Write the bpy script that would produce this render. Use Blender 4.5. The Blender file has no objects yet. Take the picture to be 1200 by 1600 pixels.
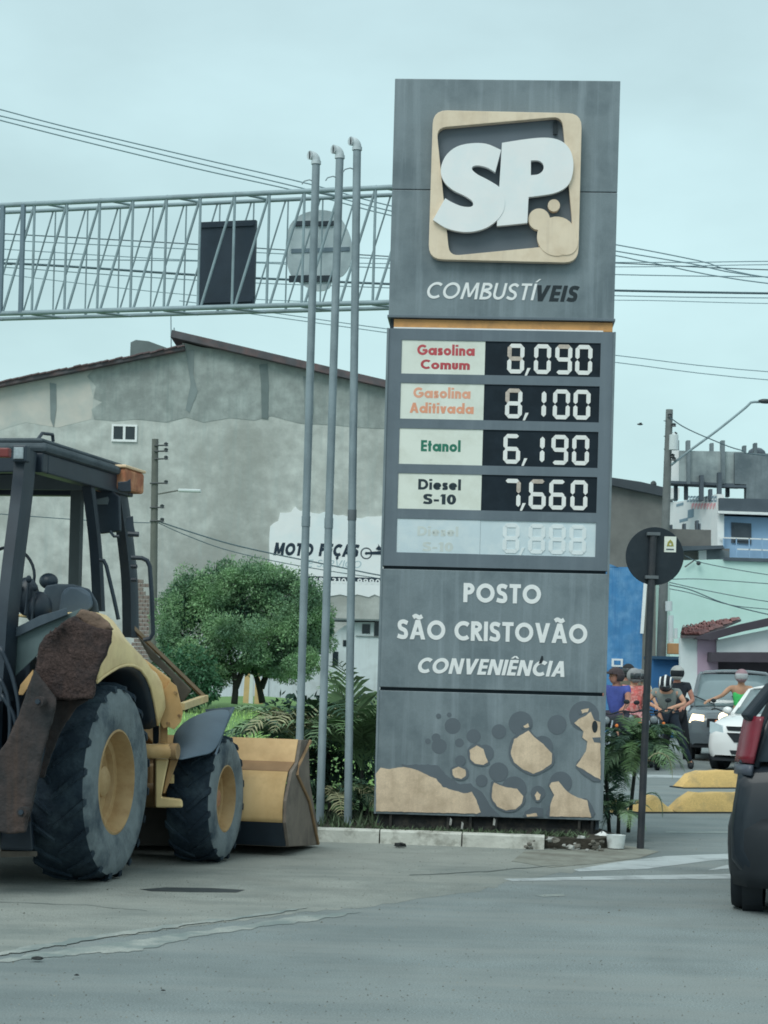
import bpy, bmesh, math, random
from mathutils import Vector, Matrix
from mathutils.geometry import tessellate_polygon
R_ = math.radians
random.seed(7)
SC = bpy.context.scene
COL = SC.collection

# ------------------------------------------------------------------ camera
EYE = 1.6          # camera height, metres
FPX = 3000.0       # focal length in photo pixels (1200x1600)
ROLL = R_(1.55)
HY = 1045.0        # horizon row at the picture's centre column
cam_d = bpy.data.cameras.new('camera'); cam = bpy.data.objects.new('camera', cam_d); COL.objects.link(cam)
cam.location = (0, 0, EYE)
cam.rotation_euler = (Matrix.Rotation(R_(90), 3, 'X') @ Matrix.Rotation(ROLL, 3, 'Z')).to_euler()
cam_d.sensor_fit = 'VERTICAL'; cam_d.sensor_height = 36; cam_d.sensor_width = 27
cam_d.lens = FPX / 1600 * 36; cam_d.shift_y = (HY - 800) / 1600
cam_d.clip_start = 0.1; cam_d.clip_end = 3000
cam_d.dof.use_dof = True; cam_d.dof.focus_distance = 19; cam_d.dof.aperture_fstop = 9
SC.camera = cam

# ------------------------------------------------------------------ world: overcast sky
world = bpy.data.worlds.new('World'); SC.world = world; world.use_nodes = True
nt = world.node_tree; nt.nodes.clear()
def N(t, tree=None, **kw):
    n = (tree or nt).nodes.new(t)
    for k, v in kw.items(): setattr(n, k, v)
    return n
SUN_EL, SUN_AZ = R_(48), R_(-150)
sky = N('ShaderNodeTexSky', sky_type='NISHITA', sun_disc=False, sun_elevation=SUN_EL, sun_rotation=SUN_AZ, dust_density=4.0)
b1 = N('ShaderNodeBackground'); b1.inputs['Strength'].default_value = 0.07; nt.links.new(sky.outputs[0], b1.inputs['Color'])
tc = N('ShaderNodeTexCoord'); sx = N('ShaderNodeSeparateXYZ'); nt.links.new(tc.outputs['Generated'], sx.inputs[0])
rp = N('ShaderNodeValToRGB'); nt.links.new(sx.outputs['Z'], rp.inputs['Fac'])
e = rp.color_ramp.elements
e[0].position = 0.0; e[0].color = (0.635, 0.90, 0.915, 1)
e[1].position = 0.36; e[1].color = (0.57, 0.78, 0.83, 1)
m_ = rp.color_ramp.elements.new(0.17); m_.color = (0.63, 0.885, 0.915, 1)
m_ = rp.color_ramp.elements.new(1.0); m_.color = (0.84, 0.99, 1.0, 1)
mp = N('ShaderNodeMapping'); mp.inputs['Scale'].default_value = (1, 1, 2.2); nt.links.new(tc.outputs['Generated'], mp.inputs[0])
nz = N('ShaderNodeTexNoise'); nz.inputs['Scale'].default_value = 4.6; nz.inputs['Detail'].default_value = 5; nt.links.new(mp.outputs[0], nz.inputs['Vector'])
mr = N('ShaderNodeMapRange'); mr.inputs['From Min'].default_value = .3; mr.inputs['From Max'].default_value = .7
mr.inputs['To Min'].default_value = .85; mr.inputs['To Max'].default_value = 1.10; nt.links.new(nz.outputs[0], mr.inputs[0])
vm = N('ShaderNodeVectorMath', operation='SCALE'); nt.links.new(rp.outputs[0], vm.inputs[0]); nt.links.new(mr.outputs[0], vm.inputs['Scale'])
b2 = N('ShaderNodeBackground'); nt.links.new(vm.outputs[0], b2.inputs['Color']); b2.inputs['Strength'].default_value = 1.0
mx = N('ShaderNodeMixShader'); mx.inputs[0].default_value = 0.93
nt.links.new(b1.outputs[0], mx.inputs[1]); nt.links.new(b2.outputs[0], mx.inputs[2])
wo = N('ShaderNodeOutputWorld'); nt.links.new(mx.outputs[0], wo.inputs[0])

sun_d = bpy.data.lights.new('sun', 'SUN'); sun = bpy.data.objects.new('sun', sun_d); COL.objects.link(sun)
sun_d.energy = 1.5; sun_d.angle = R_(30); sun_d.color = (0.97, 1.0, 0.95)
sun.rotation_euler = (R_(90) - SUN_EL, 0, R_(-30))
SC.view_settings.view_transform = 'Standard'; SC.view_settings.look = 'None'
SC.view_settings.exposure = 0.0; SC.view_settings.gamma = 1.0; SC.view_settings.use_curve_mapping = False
SC.cycles.pixel_filter_type = 'BLACKMAN_HARRIS'; SC.cycles.filter_width = 1.75

# ------------------------------------------------------------------ unprojection helpers
def ray(px, py):
    a, b = px - 600, py - HY
    return Vector(((a * math.cos(ROLL) + b * math.sin(ROLL)) / FPX, 1.0, (a * math.sin(ROLL) - b * math.cos(ROLL)) / FPX))
def W(px, py, D):
    return Vector((0, 0, EYE)) + ray(px, py) * D
def G(px, py, z=0.0):
    r = ray(px, py); return Vector((0, 0, EYE)) + r * ((z - EYE) / r.z)

# ------------------------------------------------------------------ colours and materials
def lin(c):
    c = c / 255.0
    return c / 12.92 if c <= 0.04045 else ((c + 0.055) / 1.055) ** 2.4
ILL_V = (0.66, 0.73, 0.70)      # what a white wall reads as under this sky
ILL_H = (0.98, 1.06, 1.01)      # what white ground reads as
def tv(r, g, b, il=ILL_V): return tuple(min(0.85, max(0.006, lin(c) / i)) for c, i in zip((r, g, b), il))
def th(r, g, b): return tv(r, g, b, ILL_H)
MATS = {}
def mat(name, col, rough=.7, var=.12, scale=6, dirt=None, damt=.5, dscale=1.2, bump=0.0, bscale=30, metal=0.0,
        streak=None, samt=.4, spec=.35, island=0.0, grain=0.0, hstreak=None, hamt=.5, lo=.45, hi=.65, emit=None, es=1.0, alpha=None, coat=0.0):
    if name in MATS: return MATS[name]
    m = bpy.data.materials.new(name); m.use_nodes = True; t = m.node_tree; L = t.links
    p = t.nodes['Principled BSDF']
    p.inputs['Roughness'].default_value = rough; p.inputs['Metallic'].default_value = metal
    p.inputs['Specular IOR Level'].default_value = spec
    if coat: p.inputs['Coat Weight'].default_value = coat; p.inputs['Coat Roughness'].default_value = .08
    tcn = N('ShaderNodeTexCoord', t)
    n1 = N('ShaderNodeTexNoise', t); n1.inputs['Scale'].default_value = scale; n1.inputs['Detail'].default_value = 6
    L.new(tcn.outputs['Object'], n1.inputs['Vector'])
    r1 = N('ShaderNodeMapRange', t); r1.inputs['From Min'].default_value = .3; r1.inputs['From Max'].default_value = .7
    r1.inputs['To Min'].default_value = 1 - var; r1.inputs['To Max'].default_value = 1 + var; L.new(n1.outputs[0], r1.inputs[0])
    s = N('ShaderNodeVectorMath', t, operation='SCALE'); s.inputs[0].default_value = col[:3]; L.new(r1.outputs[0], s.inputs['Scale'])
    out = s.outputs[0]
    if island:
        g = N('ShaderNodeNewGeometry', t); r2 = N('ShaderNodeMapRange', t)
        r2.inputs['To Min'].default_value = 1 - island; r2.inputs['To Max'].default_value = 1 + island
        L.new(g.outputs['Random Per Island'], r2.inputs[0])
        s2 = N('ShaderNodeVectorMath', t, operation='SCALE'); L.new(out, s2.inputs[0]); L.new(r2.outputs[0], s2.inputs['Scale']); out = s2.outputs[0]
    def over(vec, sc, c, amt, l, h, seed):
        nonlocal out
        n2 = N('ShaderNodeTexNoise', t); n2.inputs['Scale'].default_value = sc; n2.inputs['Detail'].default_value = 8; n2.inputs['Roughness'].default_value = .65
        mpn = N('ShaderNodeMapping', t); mpn.inputs['Location'].default_value = (seed, seed * 2, seed); mpn.inputs['Scale'].default_value = vec
        L.new(tcn.outputs['Object'], mpn.inputs[0]); L.new(mpn.outputs[0], n2.inputs['Vector'])
        r3 = N('ShaderNodeMapRange', t); r3.inputs['From Min'].default_value = l; r3.inputs['From Max'].default_value = h
        r3.inputs['To Max'].default_value = amt; L.new(n2.outputs[0], r3.inputs[0])
        mxn = N('ShaderNodeMix', t, data_type='RGBA'); L.new(r3.outputs[0], mxn.inputs[0]); L.new(out, mxn.inputs[6]); mxn.inputs[7].default_value = (*c[:3], 1)
        out = mxn.outputs[2]
    if grain:
        ng = N('ShaderNodeTexNoise', t); ng.inputs['Scale'].default_value = 95; ng.inputs['Detail'].default_value = 3
        L.new(tcn.outputs['Object'], ng.inputs['Vector']); rg = N('ShaderNodeMapRange', t); rg.inputs['From Min'].default_value = .32; rg.inputs['From Max'].default_value = .68
        rg.inputs['To Min'].default_value = 1-grain; rg.inputs['To Max'].default_value = 1+grain; L.new(ng.outputs[0], rg.inputs[0])
        s3 = N('ShaderNodeVectorMath', t, operation='SCALE'); L.new(out, s3.inputs[0]); L.new(rg.outputs[0], s3.inputs['Scale']); out = s3.outputs[0]
    if dirt: over((1, 1, 1), dscale, dirt, damt, lo, hi, 3.1)
    if hstreak: over((.22, 2.2, 1), 1.0, hstreak, hamt, .45, .66, 5.3)
    if streak: over((9, 9, .5), 1.0, streak, samt, .5, .72, 7.7)
    L.new(out, p.inputs['Base Color'])
    if bump:
        n3 = N('ShaderNodeTexNoise', t); n3.inputs['Scale'].default_value = bscale; n3.inputs['Detail'].default_value = 5
        L.new(tcn.outputs['Object'], n3.inputs['Vector'])
        bn = N('ShaderNodeBump', t); bn.inputs['Strength'].default_value = bump; bn.inputs['Distance'].default_value = .02
        L.new(n3.outputs[0], bn.inputs['Height']); L.new(bn.outputs[0], p.inputs['Normal'])
    if emit: p.inputs['Emission Color'].default_value = (*emit, 1); p.inputs['Emission Strength'].default_value = es
    if alpha is not None: p.inputs['Alpha'].default_value = alpha
    MATS[name] = m
    return m

# ------------------------------------------------------------------ mesh builder
class MB:
    def __init__(s): s.v = []; s.f = []
    def add(s, vs, fs):
        o = len(s.v); s.v += [tuple(v) for v in vs]; s.f += [tuple(i + o for i in f) for f in fs]; return s
    def box(s, x0, x1, y0, y1, z0, z1):
        return s.add([(x0,y0,z0),(x1,y0,z0),(x1,y1,z0),(x0,y1,z0),(x0,y0,z1),(x1,y0,z1),(x1,y1,z1),(x0,y1,z1)],
                     [(0,3,2,1),(4,5,6,7),(0,1,5,4),(1,2,6,5),(2,3,7,6),(3,0,4,7)])
    def prism(s, poly, y0, y1, holes=(), axis='y'):
        """2D polygon (u,v) extruded from y0 to y1 along an axis: y -> (u,t,v); x -> (t,u,v); z -> (u,v,t)"""
        f3 = {'y': lambda u, v, t: (u, t, v), 'x': lambda u, v, t: (t, u, v), 'z': lambda u, v, t: (u, v, t)}[axis]
        loops = [list(poly)] + [list(h) for h in holes]
        flat = [q for l in loops for q in l]; n = len(flat)
        tris = tessellate_polygon([[Vector((u, v, 0)) for u, v in l] for l in loops])
        vs = [f3(u, v, y0) for u, v in flat] + [f3(u, v, y1) for u, v in flat]
        fs = [tuple(t) for t in tris] + [tuple(i + n for i in reversed(t)) for t in tris]
        k = 0
        for l in loops:
            m = len(l)
            for i in range(m):
                a, b = k + i, k + (i + 1) % m
                fs.append((a, b, b + n, a + n))
            k += m
        return s.add(vs, fs)
    def tube(s, pts, r, n=8, r2=None, cap=True):
        pts = [Vector(p) for p in pts]; m = len(pts); vs = []; fs = []
        rs = r if isinstance(r, (list, tuple)) else [r + (r2 - r) * i / max(1, m - 1) if r2 is not None else r for i in range(m)]
        up = None
        for i, p in enumerate(pts):
            d = (pts[min(i + 1, m - 1)] - pts[max(i - 1, 0)]).normalized()
            if up is None:
                up = Vector((0, 0, 1)) if abs(d.z) < .9 else Vector((0, 1, 0))
            a = d.cross(up).normalized(); b = a.cross(d).normalized(); up = b
            for k in range(n):
                t = 2 * math.pi * k / n
                vs.append(p + (a * math.cos(t) + b * math.sin(t)) * rs[i])
        for i in range(m - 1):
            for k in range(n):
                fs.append((i*n+k, i*n+(k+1) % n, (i+1)*n+(k+1) % n, (i+1)*n+k))
        if cap: fs += [tuple(range(n-1, -1, -1)), tuple(range((m-1)*n, m*n))]
        return s.add(vs, fs)
    def beam(s, a, b, w, h):
        """rectangular bar from a to b, w sideways, h the other way"""
        a, b = Vector(a), Vector(b); d = (b - a).normalized()
        up = Vector((0, 0, 1)) if abs(d.z) < .9 else Vector((0, 1, 0))
        x = d.cross(up).normalized() * w / 2; y = x.cross(d).normalized() * h / 2
        return s.add([p + sx_ * x + sy_ * y for p in (a, b) for sx_, sy_ in ((-1,-1),(1,-1),(1,1),(-1,1))],
                     [(0,1,2,3),(7,6,5,4),(0,4,5,1),(1,5,6,2),(2,6,7,3),(3,7,4,0)])
    def lathe(s, prof, c, axis='x', n=32, closed=False):
        """prof: list of (along axis, radius)"""
        vs = []; fs = []; m = len(prof)
        for k in range(n):
            t = 2 * math.pi * k / n; ct, st = math.cos(t), math.sin(t)
            for a, r in prof:
                q = {'x': (a, r*ct, r*st), 'y': (r*ct, a, r*st), 'z': (r*ct, r*st, a)}[axis]
                vs.append((c[0]+q[0], c[1]+q[1], c[2]+q[2]))
        for k in range(n):
            k2 = (k + 1) % n
            for i in range(m - 1 if not closed else m):
                j = (i + 1) % m
                fs.append((k*m+i, k*m+j, k2*m+j, k2*m+i))
        return s.add(vs, fs)
    def ell(s, c, r, n=14, m=9, z0=-1.0):
        """ellipsoid, cut below z0 (-1..1)"""
        vs = []; fs = []
        a0 = math.asin(max(-1, z0))
        for i in range(m + 1):
            el = a0 + (math.pi / 2 - a0) * i / m
            for k in range(n):
                az = 2 * math.pi * k / n
                vs.append((c[0]+r[0]*math.cos(el)*math.cos(az), c[1]+r[1]*math.cos(el)*math.sin(az), c[2]+r[2]*math.sin(el)))
        for i in range(m):
            for k in range(n):
                fs.append((i*n+k, i*n+(k+1) % n, (i+1)*n+(k+1) % n, (i+1)*n+k))
        return s.add(vs, fs)
    def patch(s, c, r, az0, az1, el0, el1, n=10, m=6):
        vs = []; fs = []
        for i in range(m + 1):
            el = R_(el0 + (el1 - el0) * i / m)
            for k in range(n + 1):
                az = R_(az0 + (az1 - az0) * k / n)
                vs.append((c[0]+r[0]*math.cos(el)*math.cos(az), c[1]+r[1]*math.cos(el)*math.sin(az), c[2]+r[2]*math.sin(el)))
        for i in range(m):
            for k in range(n):
                fs.append((i*(n+1)+k, i*(n+1)+k+1, (i+1)*(n+1)+k+1, (i+1)*(n+1)+k))
        return s.add(vs, fs)
    def grid(s, rows):
        m = len(rows[0]); vs = [p for r in rows for p in r]
        fs = [(i*m+k, i*m+k+1, (i+1)*m+k+1, (i+1)*m+k) for i in range(len(rows)-1) for k in range(m-1)]
        return s.add(vs, fs)
    def build(s, name, m, parent=None, smooth=False, bevel=0, solid=0, sub=0, loc=None, weld=False):
        me = bpy.data.meshes.new(name); me.from_pydata(s.v, [], s.f)
        bm = bmesh.new(); bm.from_mesh(me)
        if weld: bmesh.ops.remove_doubles(bm, verts=bm.verts, dist=1e-4)
        if len(s.f) < 20000: bmesh.ops.recalc_face_normals(bm, faces=bm.faces)
        bm.to_mesh(me); bm.free()
        if smooth:
            me.polygons.foreach_set('use_smooth', [True] * len(me.polygons))
            if smooth == 'auto': me.set_sharp_from_angle(angle=R_(38))
        if isinstance(m, bpy.types.Material): me.materials.append(m)
        o = bpy.data.objects.new(name, me); COL.objects.link(o)
        if parent is not None: o.parent = parent
        if loc is not None: o.location = loc
        if solid:
            q = o.modifiers.new('solid', 'SOLIDIFY'); q.thickness = solid; q.offset = 0
        if bevel:
            q = o.modifiers.new('bevel', 'BEVEL'); q.width = bevel; q.segments = 2; q.limit_method = 'ANGLE'; q.angle_limit = R_(35)
        if sub:
            q = o.modifiers.new('sub', 'SUBSURF'); q.levels = sub; q.render_levels = sub
        return o
def tag(o, label=None, cat=None, group=None, kind=None):
    if label: o['label'] = label
    if cat: o['category'] = cat
    if group: o['group'] = group
    if kind: o['kind'] = kind
    return o
def empty(name, loc=(0,0,0), rz=0.0):
    o = bpy.data.objects.new(name, None); COL.objects.link(o); o.location = loc; o.rotation_euler = (0, 0, rz); o.empty_display_size = .3
    return o
def copy_tree(o, parent=None):
    c = o.copy(); COL.objects.link(c); c.parent = parent
    for ch in list(o.children): copy_tree(ch, c)
    return c
def rep(o, parent, loc=None, rot=None):
    c = o.copy(); COL.objects.link(c); c.parent = parent
    if loc is not None: c.location = loc
    if rot is not None: c.rotation_euler = rot
    return c
class Frame:
    """a thing's own upright frame: x sideways, y away, z up"""
    def __init__(s, name, o, yaw=0.0, label=None, cat=None, group=None, kind=None):
        s.o = Vector(o); s.ux = Vector((math.cos(yaw), math.sin(yaw), 0)); s.uy = Vector((-math.sin(yaw), math.cos(yaw), 0))
        s.e = empty(name, s.o, yaw); tag(s.e, label, cat, group, kind)
    def py(s, px, py, yl=0.0):
        d = ray(px, py); c = Vector((0, 0, EYE)) - s.o; t = (yl - c.dot(s.uy)) / d.dot(s.uy); p = c + d * t
        return (p.dot(s.ux), p.z)
    def px(s, px, py, xl=0.0):
        d = ray(px, py); c = Vector((0, 0, EYE)) - s.o; t = (xl - c.dot(s.ux)) / d.dot(s.ux); p = c + d * t
        return (p.dot(s.uy), p.z)
    def at(s, px, py, D):
        p = W(px, py, D) - s.o; return Vector((p.dot(s.ux), p.dot(s.uy), p.z))
    def rect(s, x0, y0, x1, y1, yl=0.0):
        a = s.py(x0, y0, yl); b = s.py(x1, y1, yl); return (min(a[0], b[0]), max(a[0], b[0]), min(a[1], b[1]), max(a[1], b[1]))
def smoothpoly(pts, n=4):
    """closed Catmull-Rom"""
    out = []; m = len(pts)
    for i in range(m):
        p0, p1, p2, p3 = (Vector(pts[(i + k - 1) % m]) for k in range(4))
        for j in range(n):
            t = j / n
            out.append(tuple(.5 * ((2*p1) + (p2-p0)*t + (2*p0-5*p1+4*p2-p3)*t*t + (3*p1-p0-3*p2+p3)*t**3)))
    return out
def openspline(pts, n=6):
    q = [2*Vector(pts[0]) - Vector(pts[1])] + [Vector(p) for p in pts] + [2*Vector(pts[-1]) - Vector(pts[-2])]
    out = []
    for i in range(1, len(q) - 2):
        p0, p1, p2, p3 = q[i-1], q[i], q[i+1], q[i+2]
        for j in range(n):
            t = j / n; out.append(.5 * ((2*p1) + (p2-p0)*t + (2*p0-5*p1+4*p2-p3)*t*t + (3*p1-p0-3*p2+p3)*t**3))
    out.append(q[-2]); return out
def circle(cx, cy, r, n=20, ry=None, jit=0):
    return [(cx + (r + random.uniform(-jit, jit)) * math.cos(2*math.pi*k/n), cy + (ry or r) * math.sin(2*math.pi*k/n)) for k in range(n)]

# ------------------------------------------------------------------ geometric lettering drawn with strokes
def arcp(cx, cy, rx, ry, a0, a1, n=12): return [(cx + rx*math.cos(R_(a0+(a1-a0)*i/n)), cy + ry*math.sin(R_(a0+(a1-a0)*i/n))) for i in range(n + 1)]
def glyph(c, w):
    h = w / 2; L = []; P = []; ring = []
    def stem(x, y0=0, y1=1): P.append([(x-h, y0), (x+h, y0), (x+h, y1), (x-h, y1)])
    def bar(x0, x1, y, hh=None): q = hh or h*.9; P.append([(x0, y-q), (x1, y-q), (x1, y+q), (x0, y+q)])
    def dia(x0, y0, x1, y1, k=1.08): P.append([(x0-h*k, y0), (x0+h*k, y0), (x1+h*k, y1), (x1-h*k, y1)])
    xh = .70; base = {'Ã': 'A', 'Ê': 'E', 'Í': 'I', 'Ç': 'C'}.get(c, c); A = .6
    if base == 'A':
        A = .86; dia(h*1.1, 0, A/2-.01, 1); dia(A-h*1.1, 0, A/2+.01, 1); bar(.2, A-.2, .3, h*.8)
    elif base == 'B':
        A = .62; stem(h); L.append([(h, 1-h), (.3, 1-h)] + arcp(.3, .76, A*.42-h*.4, .24-h, 90, -90) + [(h, .52)]); L.append([(h, .5)] + [(.32, .52)] + arcp(.32, .27, A*.5-h*.5, .27-h, 90, -90) + [(h, h)])
    elif base == 'C': A = .82; L.append(arcp(.5, .5, .5-h, .5-h, 48, 312, 22))
    elif base == 'D': A = .84; stem(h); L.append([(h, 1-h), (.36, 1-h)] + arcp(.36, .5, .48-h, .5-h, 90, -90, 18) + [(h, h)])
    elif base == 'E': A = .54; stem(h); [bar(h, A, y) for y in (h*.9, .5, 1-h*.9)]
    elif base == 'F': A = .52; stem(h); [bar(h, A, y) for y in (.5, 1-h*.9)]
    elif base == 'G': A = .95; L.append(arcp(.5, .5, .5-h, .5-h, 45, 355, 26)); bar(.5, 1-h*.6, .47)
    elif base == 'I': A = w; stem(h)
    elif base == 'M': A = 1.0; dia(h, 0, .17, 1); dia(A-h, 0, A-.17, 1); dia(.19, 1, A/2, .12, .9); dia(A-.19, 1, A/2, .12, .9)
    elif base == 'N': A = .8; stem(h); stem(A-h); dia(h*1.2, 1, A-h*1.2, 0)
    elif base == 'O': A = 1.0; ring.append((.5, .5, .5-h, .5-h))
    elif base == 'P': A = .60; stem(h); L.append([(h, 1-h), (.28, 1-h)] + arcp(.28, .70, A-.28-h, .30-h, 90, -90) + [(h, .40+h)])
    elif base == 'R': A = .62; stem(h); L.append([(h, 1-h), (.28, 1-h)] + arcp(.28, .72, .32-h, .28-h, 90, -90) + [(h, .44+h)]); dia(.26, .48, A-h*.6, 0)
    elif base in 'Ss':
        k = 1.0 if base == 'S' else xh*1.0; A = .60 * (1 if base == 'S' else .78)
        hh = h
        q = [(A*.92, k*.82), (A*.60, k-hh), (A*.30, k*.93-hh*.6), (hh*1.05, k*.74), (A*.30, k*.56), (A*.70, k*.44), (A-hh*1.05, k*.25), (A*.70, hh*1.1), (A*.38, hh), (A*.04, k*.17)]
        L.append([tuple(p) for p in openspline(q, 5)])
    elif base == 'T': A = .62; stem(A/2); bar(0, A, 1-h*.9)
    elif base == 'U': A = .70; L.append([(h, 1), (h, .36)] + arcp(A/2, .36, A/2-h, .36-h, 180, 360) + [(A-h, 1)])
    elif base == 'V': A = .82; dia(h*1.1, 1, A/2-.01, 0); dia(A-h*1.1, 1, A/2+.01, 0)
    elif c == 'a' or c == 'd' or c == 'o' or c == 'e':
        r = xh / 2; A = xh
        if c == 'e': L.append([(h, r)] + [(xh-h*1.2, r)] + arcp(r, r, r-h, r-h, 8, 325, 22))
        else: ring.append((r, r, r-h, r-h))
        if c == 'a': stem(xh-h*.2, 0, xh); A = xh+h*.8
        if c == 'd': stem(xh-h*.2, 0, 1.05); A = xh+h*.8
    elif c == 'n' or c == 'm':
        stem(h, 0, xh); aw = .30
        for k in range(1 if c == 'n' else 2):
            x0 = h + k*(aw+.04)
            L.append(arcp(x0+aw/2+.02, xh-.22, aw/2+.02, .22-h, 160, 0, 10) + [(x0+aw+.04, 0)])
        A = h + (1 if c == 'n' else 2)*(aw+.04) + h
    elif c == 'u': A = .52; L.append([(h, xh), (h, .24)] + arcp(A/2, .24, A/2-h, .24-h, 180, 360, 10) + [(A-h, xh)])
    elif c == 'v': A = .60; dia(h, xh, A/2, 0); dia(A-h, xh, A/2, 0)
    elif c == 'l': A = w; stem(h, 0, 1.05)
    elif c == 'i': A = w*1.1; stem(A/2, 0, xh); P.append([(0, .84), (A, .84), (A, 1.02), (0, 1.02)])
    elif c == 't': A = .36; stem(A/2, 0, .95); bar(0, A, xh-h*.8, h*.8)
    elif c == '1': A = .34; stem(A-h); dia(A-h*2, .78, A-h, 1)
    elif c == '0': A = .60; ring.append((.3, .5, .3-h, .5-h))
    elif c == '2': A = .56; L.append(arcp(A/2, .72, A/2-h, .28-h, 170, -30, 10) + [(h*1.6, h)]); bar(0, A, h)
    elif c == '3': A = .56; L.append(arcp(A/2, .74, A/2-h, .26-h, 150, -90, 10)); L.append(arcp(A/2, .28, A/2-h, .28-h, 90, -150, 10))
    elif c == '4': A = .60; stem(A-.2); dia(.08, .3, A-.24, 1, .8); bar(0, A, .27)
    elif c == '8': A = .56; ring.append((A/2, .74, A/2-h*1.2, .26-h)); ring.append((A/2, .27, A/2-h, .27-h))
    elif c == '9': A = .58; ring.append((A/2, .68, A/2-h, .32-h)); L.append(arcp(A/2, .45, A/2-h, .45-h, 30, -110, 10))
    elif c == '(': A = .24; L.append(arcp(.5, .5, .42, .6, 140, 220, 8))
    elif c == ')': A = .24; L.append(arcp(-.26, .5, .42, .6, 40, -40, 8))
    elif c == '-': A = .34; bar(0, A, .38)
    elif c == ' ': A = .32
    if c == 'Ã': L.append([tuple(p) for p in openspline([(.16, 1.12), (.30, 1.2), (.50, 1.12), (.66, 1.2)], 4)])
    if c == 'Ê': dia(.08, 1.08, .27, 1.25, .7); dia(.46, 1.08, .27, 1.25, .7)
    if c == 'Í': dia(h*.8, 1.08, h*.8+.2, 1.28, .8)
    if c == 'Ç': L.append([(.5, 0), (.52, -.1), (.42, -.18)])
    return L, P, ring, A
def ribbon(pts, w):
    pts = [Vector(p) for p in pts]; l = []; r = []; n = len(pts)
    for i, p in enumerate(pts):
        d = (pts[min(i+1, n-1)] - pts[max(i-1, 0)])
        d = d.normalized() if d.length > 1e-9 else Vector((1, 0)); nn = Vector((-d.y, d.x)) * w / 2
        l.append(p + nn); r.append(p - nn)
    return l, r
def lettering(text, fr, pxl, pxr, pbase, cap_px, w, mt, yl, thick=.006, shear=0.0, gap=.13, parent=None, name='lettering', per_letter=False, D=None, lw=1.0):
    x0, z0 = fr.py(pxl, pbase, yl); x1, _ = fr.py(pxr, pbase, yl); _, z1 = fr.py(pxl, pbase - cap_px, yl)
    H = z1 - z0; gl = [glyph(c, w) for c in text]
    tot = sum(g[3] for g in gl) + gap * (len(gl) - 1) + shear
    S = (x1 - x0) / tot; x = 0.0; mb = MB(); objs = []
    for g, ch in zip(gl, text):
        k = 0
        ox = x0 + x * S if per_letter else 0
        def T(p): return (x0 + (x + p[0] + p[1]*shear) * S - ox, z0 + p[1] * H - (z0 if per_letter else 0))
        for a in g[0]:
            l, r = ribbon(a, w * lw); l = [T(p) for p in l]; r = [T(p) for p in r]; n = len(l)
            t = thick + k*.0004; k += 1
            yy = (-t, 0) if per_letter else (yl - t, yl)
            vs = [(p[0], yy[0], p[1]) for p in l+r] + [(p[0], yy[1], p[1]) for p in l+r]
            fs = [(i, i+1, n+i+1, n+i) for i in range(n-1)]
            fs += [(i, i+1, 2*n+i+1, 2*n+i) for i in range(n-1)] + [(n+i, n+i+1, 3*n+i+1, 3*n+i) for i in range(n-1)] + [(0, n, 3*n, 2*n), (n-1, 2*n-1, 4*n-1, 3*n-1)]
            mb.add(vs, fs)
        for a in g[1]:
            t = thick + k*.0004; k += 1
            yy = (-t, 0) if per_letter else (yl - t, yl)
            mb.prism([T(p) for p in a], yy[0], yy[1])
        for cx, cy, rx, ry in g[2]:
            t = thick + k*.0004; k += 1
            yy = (-t, 0) if per_letter else (yl - t, yl)
            hh = w / 2
            o = [T((cx+(rx+hh)*math.cos(2*math.pi*i/28), cy+(ry+hh)*math.sin(2*math.pi*i/28))) for i in range(28)]
            q = [T((cx+(rx-hh)*math.cos(2*math.pi*i/28), cy+(ry-hh)*math.sin(2*math.pi*i/28))) for i in range(28)]
            mb.prism(o, yy[0], yy[1], [q])
        if per_letter and mb.v:
            o_ = mb.build('letter', mt(ch, x) if callable(mt) else mt, parent, loc=(ox, yl, z0)); objs.append(o_); mb = MB()
        x += g[3] + gap
    if not per_letter: objs.append(mb.build(name, mt, parent))
    return objs

# ================================================================== GROUND
m_road = mat('asphalt', th(126,140,138), .85, .14, 1.6, grain=.34, dirt=th(108,121,119), damt=.8, dscale=.30, hstreak=th(137,147,142), hamt=.7, bump=.35, bscale=70)
m_apron = mat('worn concrete', th(141,150,142), .9, .16, 2.2, grain=.30, dirt=th(108,121,117), damt=.85, dscale=.6, bump=.5, bscale=40, hstreak=th(150,158,149), hamt=.75)
m_paint = mat('worn road paint', th(176,190,188), .8, .07, 5, dirt=th(120,130,130), damt=.7, dscale=3.0, lo=.52, hi=.68)
m_oldpaint = mat('almost gone road paint', th(158,168,160), .85, .08, 5, grain=.2, dirt=th(122,138,134), damt=1.0, dscale=2.6, lo=.40, hi=.58)
m_grass = mat('lawn', th(112,150,92), .9, .25, 9, dirt=th(92,128,78), damt=.6, dscale=1.0, bump=.6, bscale=60)
m_soil = mat('dark soil', th(58,58,50), .95, .3, 8, dirt=th(90,86,74), damt=.5, dscale=4, bump=.8, bscale=30)
m_kerb = mat('whitewashed kerb', tv(168,176,166), .85, .10, 6, dirt=tv(104,108,98), damt=.8, dscale=5, bump=.4, lo=.5, hi=.66)
def sheet(name, pts, z, m, sub=1, kind='structure'):
    fl = [Vector((p[0], p[1], 0)) for p in pts]; mb = MB().add([(p.x, p.y, z) for p in fl], [tuple(t) for t in tessellate_polygon([fl])])
    o = mb.build(name, m); o['kind'] = kind; return o
g_ = MB().add([(-600,-200,-.03),(600,-200,-.03),(600,1500,-.03),(-600,1500,-.03)], [(0,1,2,3)]).build('ground', mat('far ground', th(120,128,120), .95, .1, .2))
g_['kind'] = 'structure'
sheet('road', [(-60,-8),(60,-8),(60,75),(-60,75)], 0, m_road)
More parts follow.
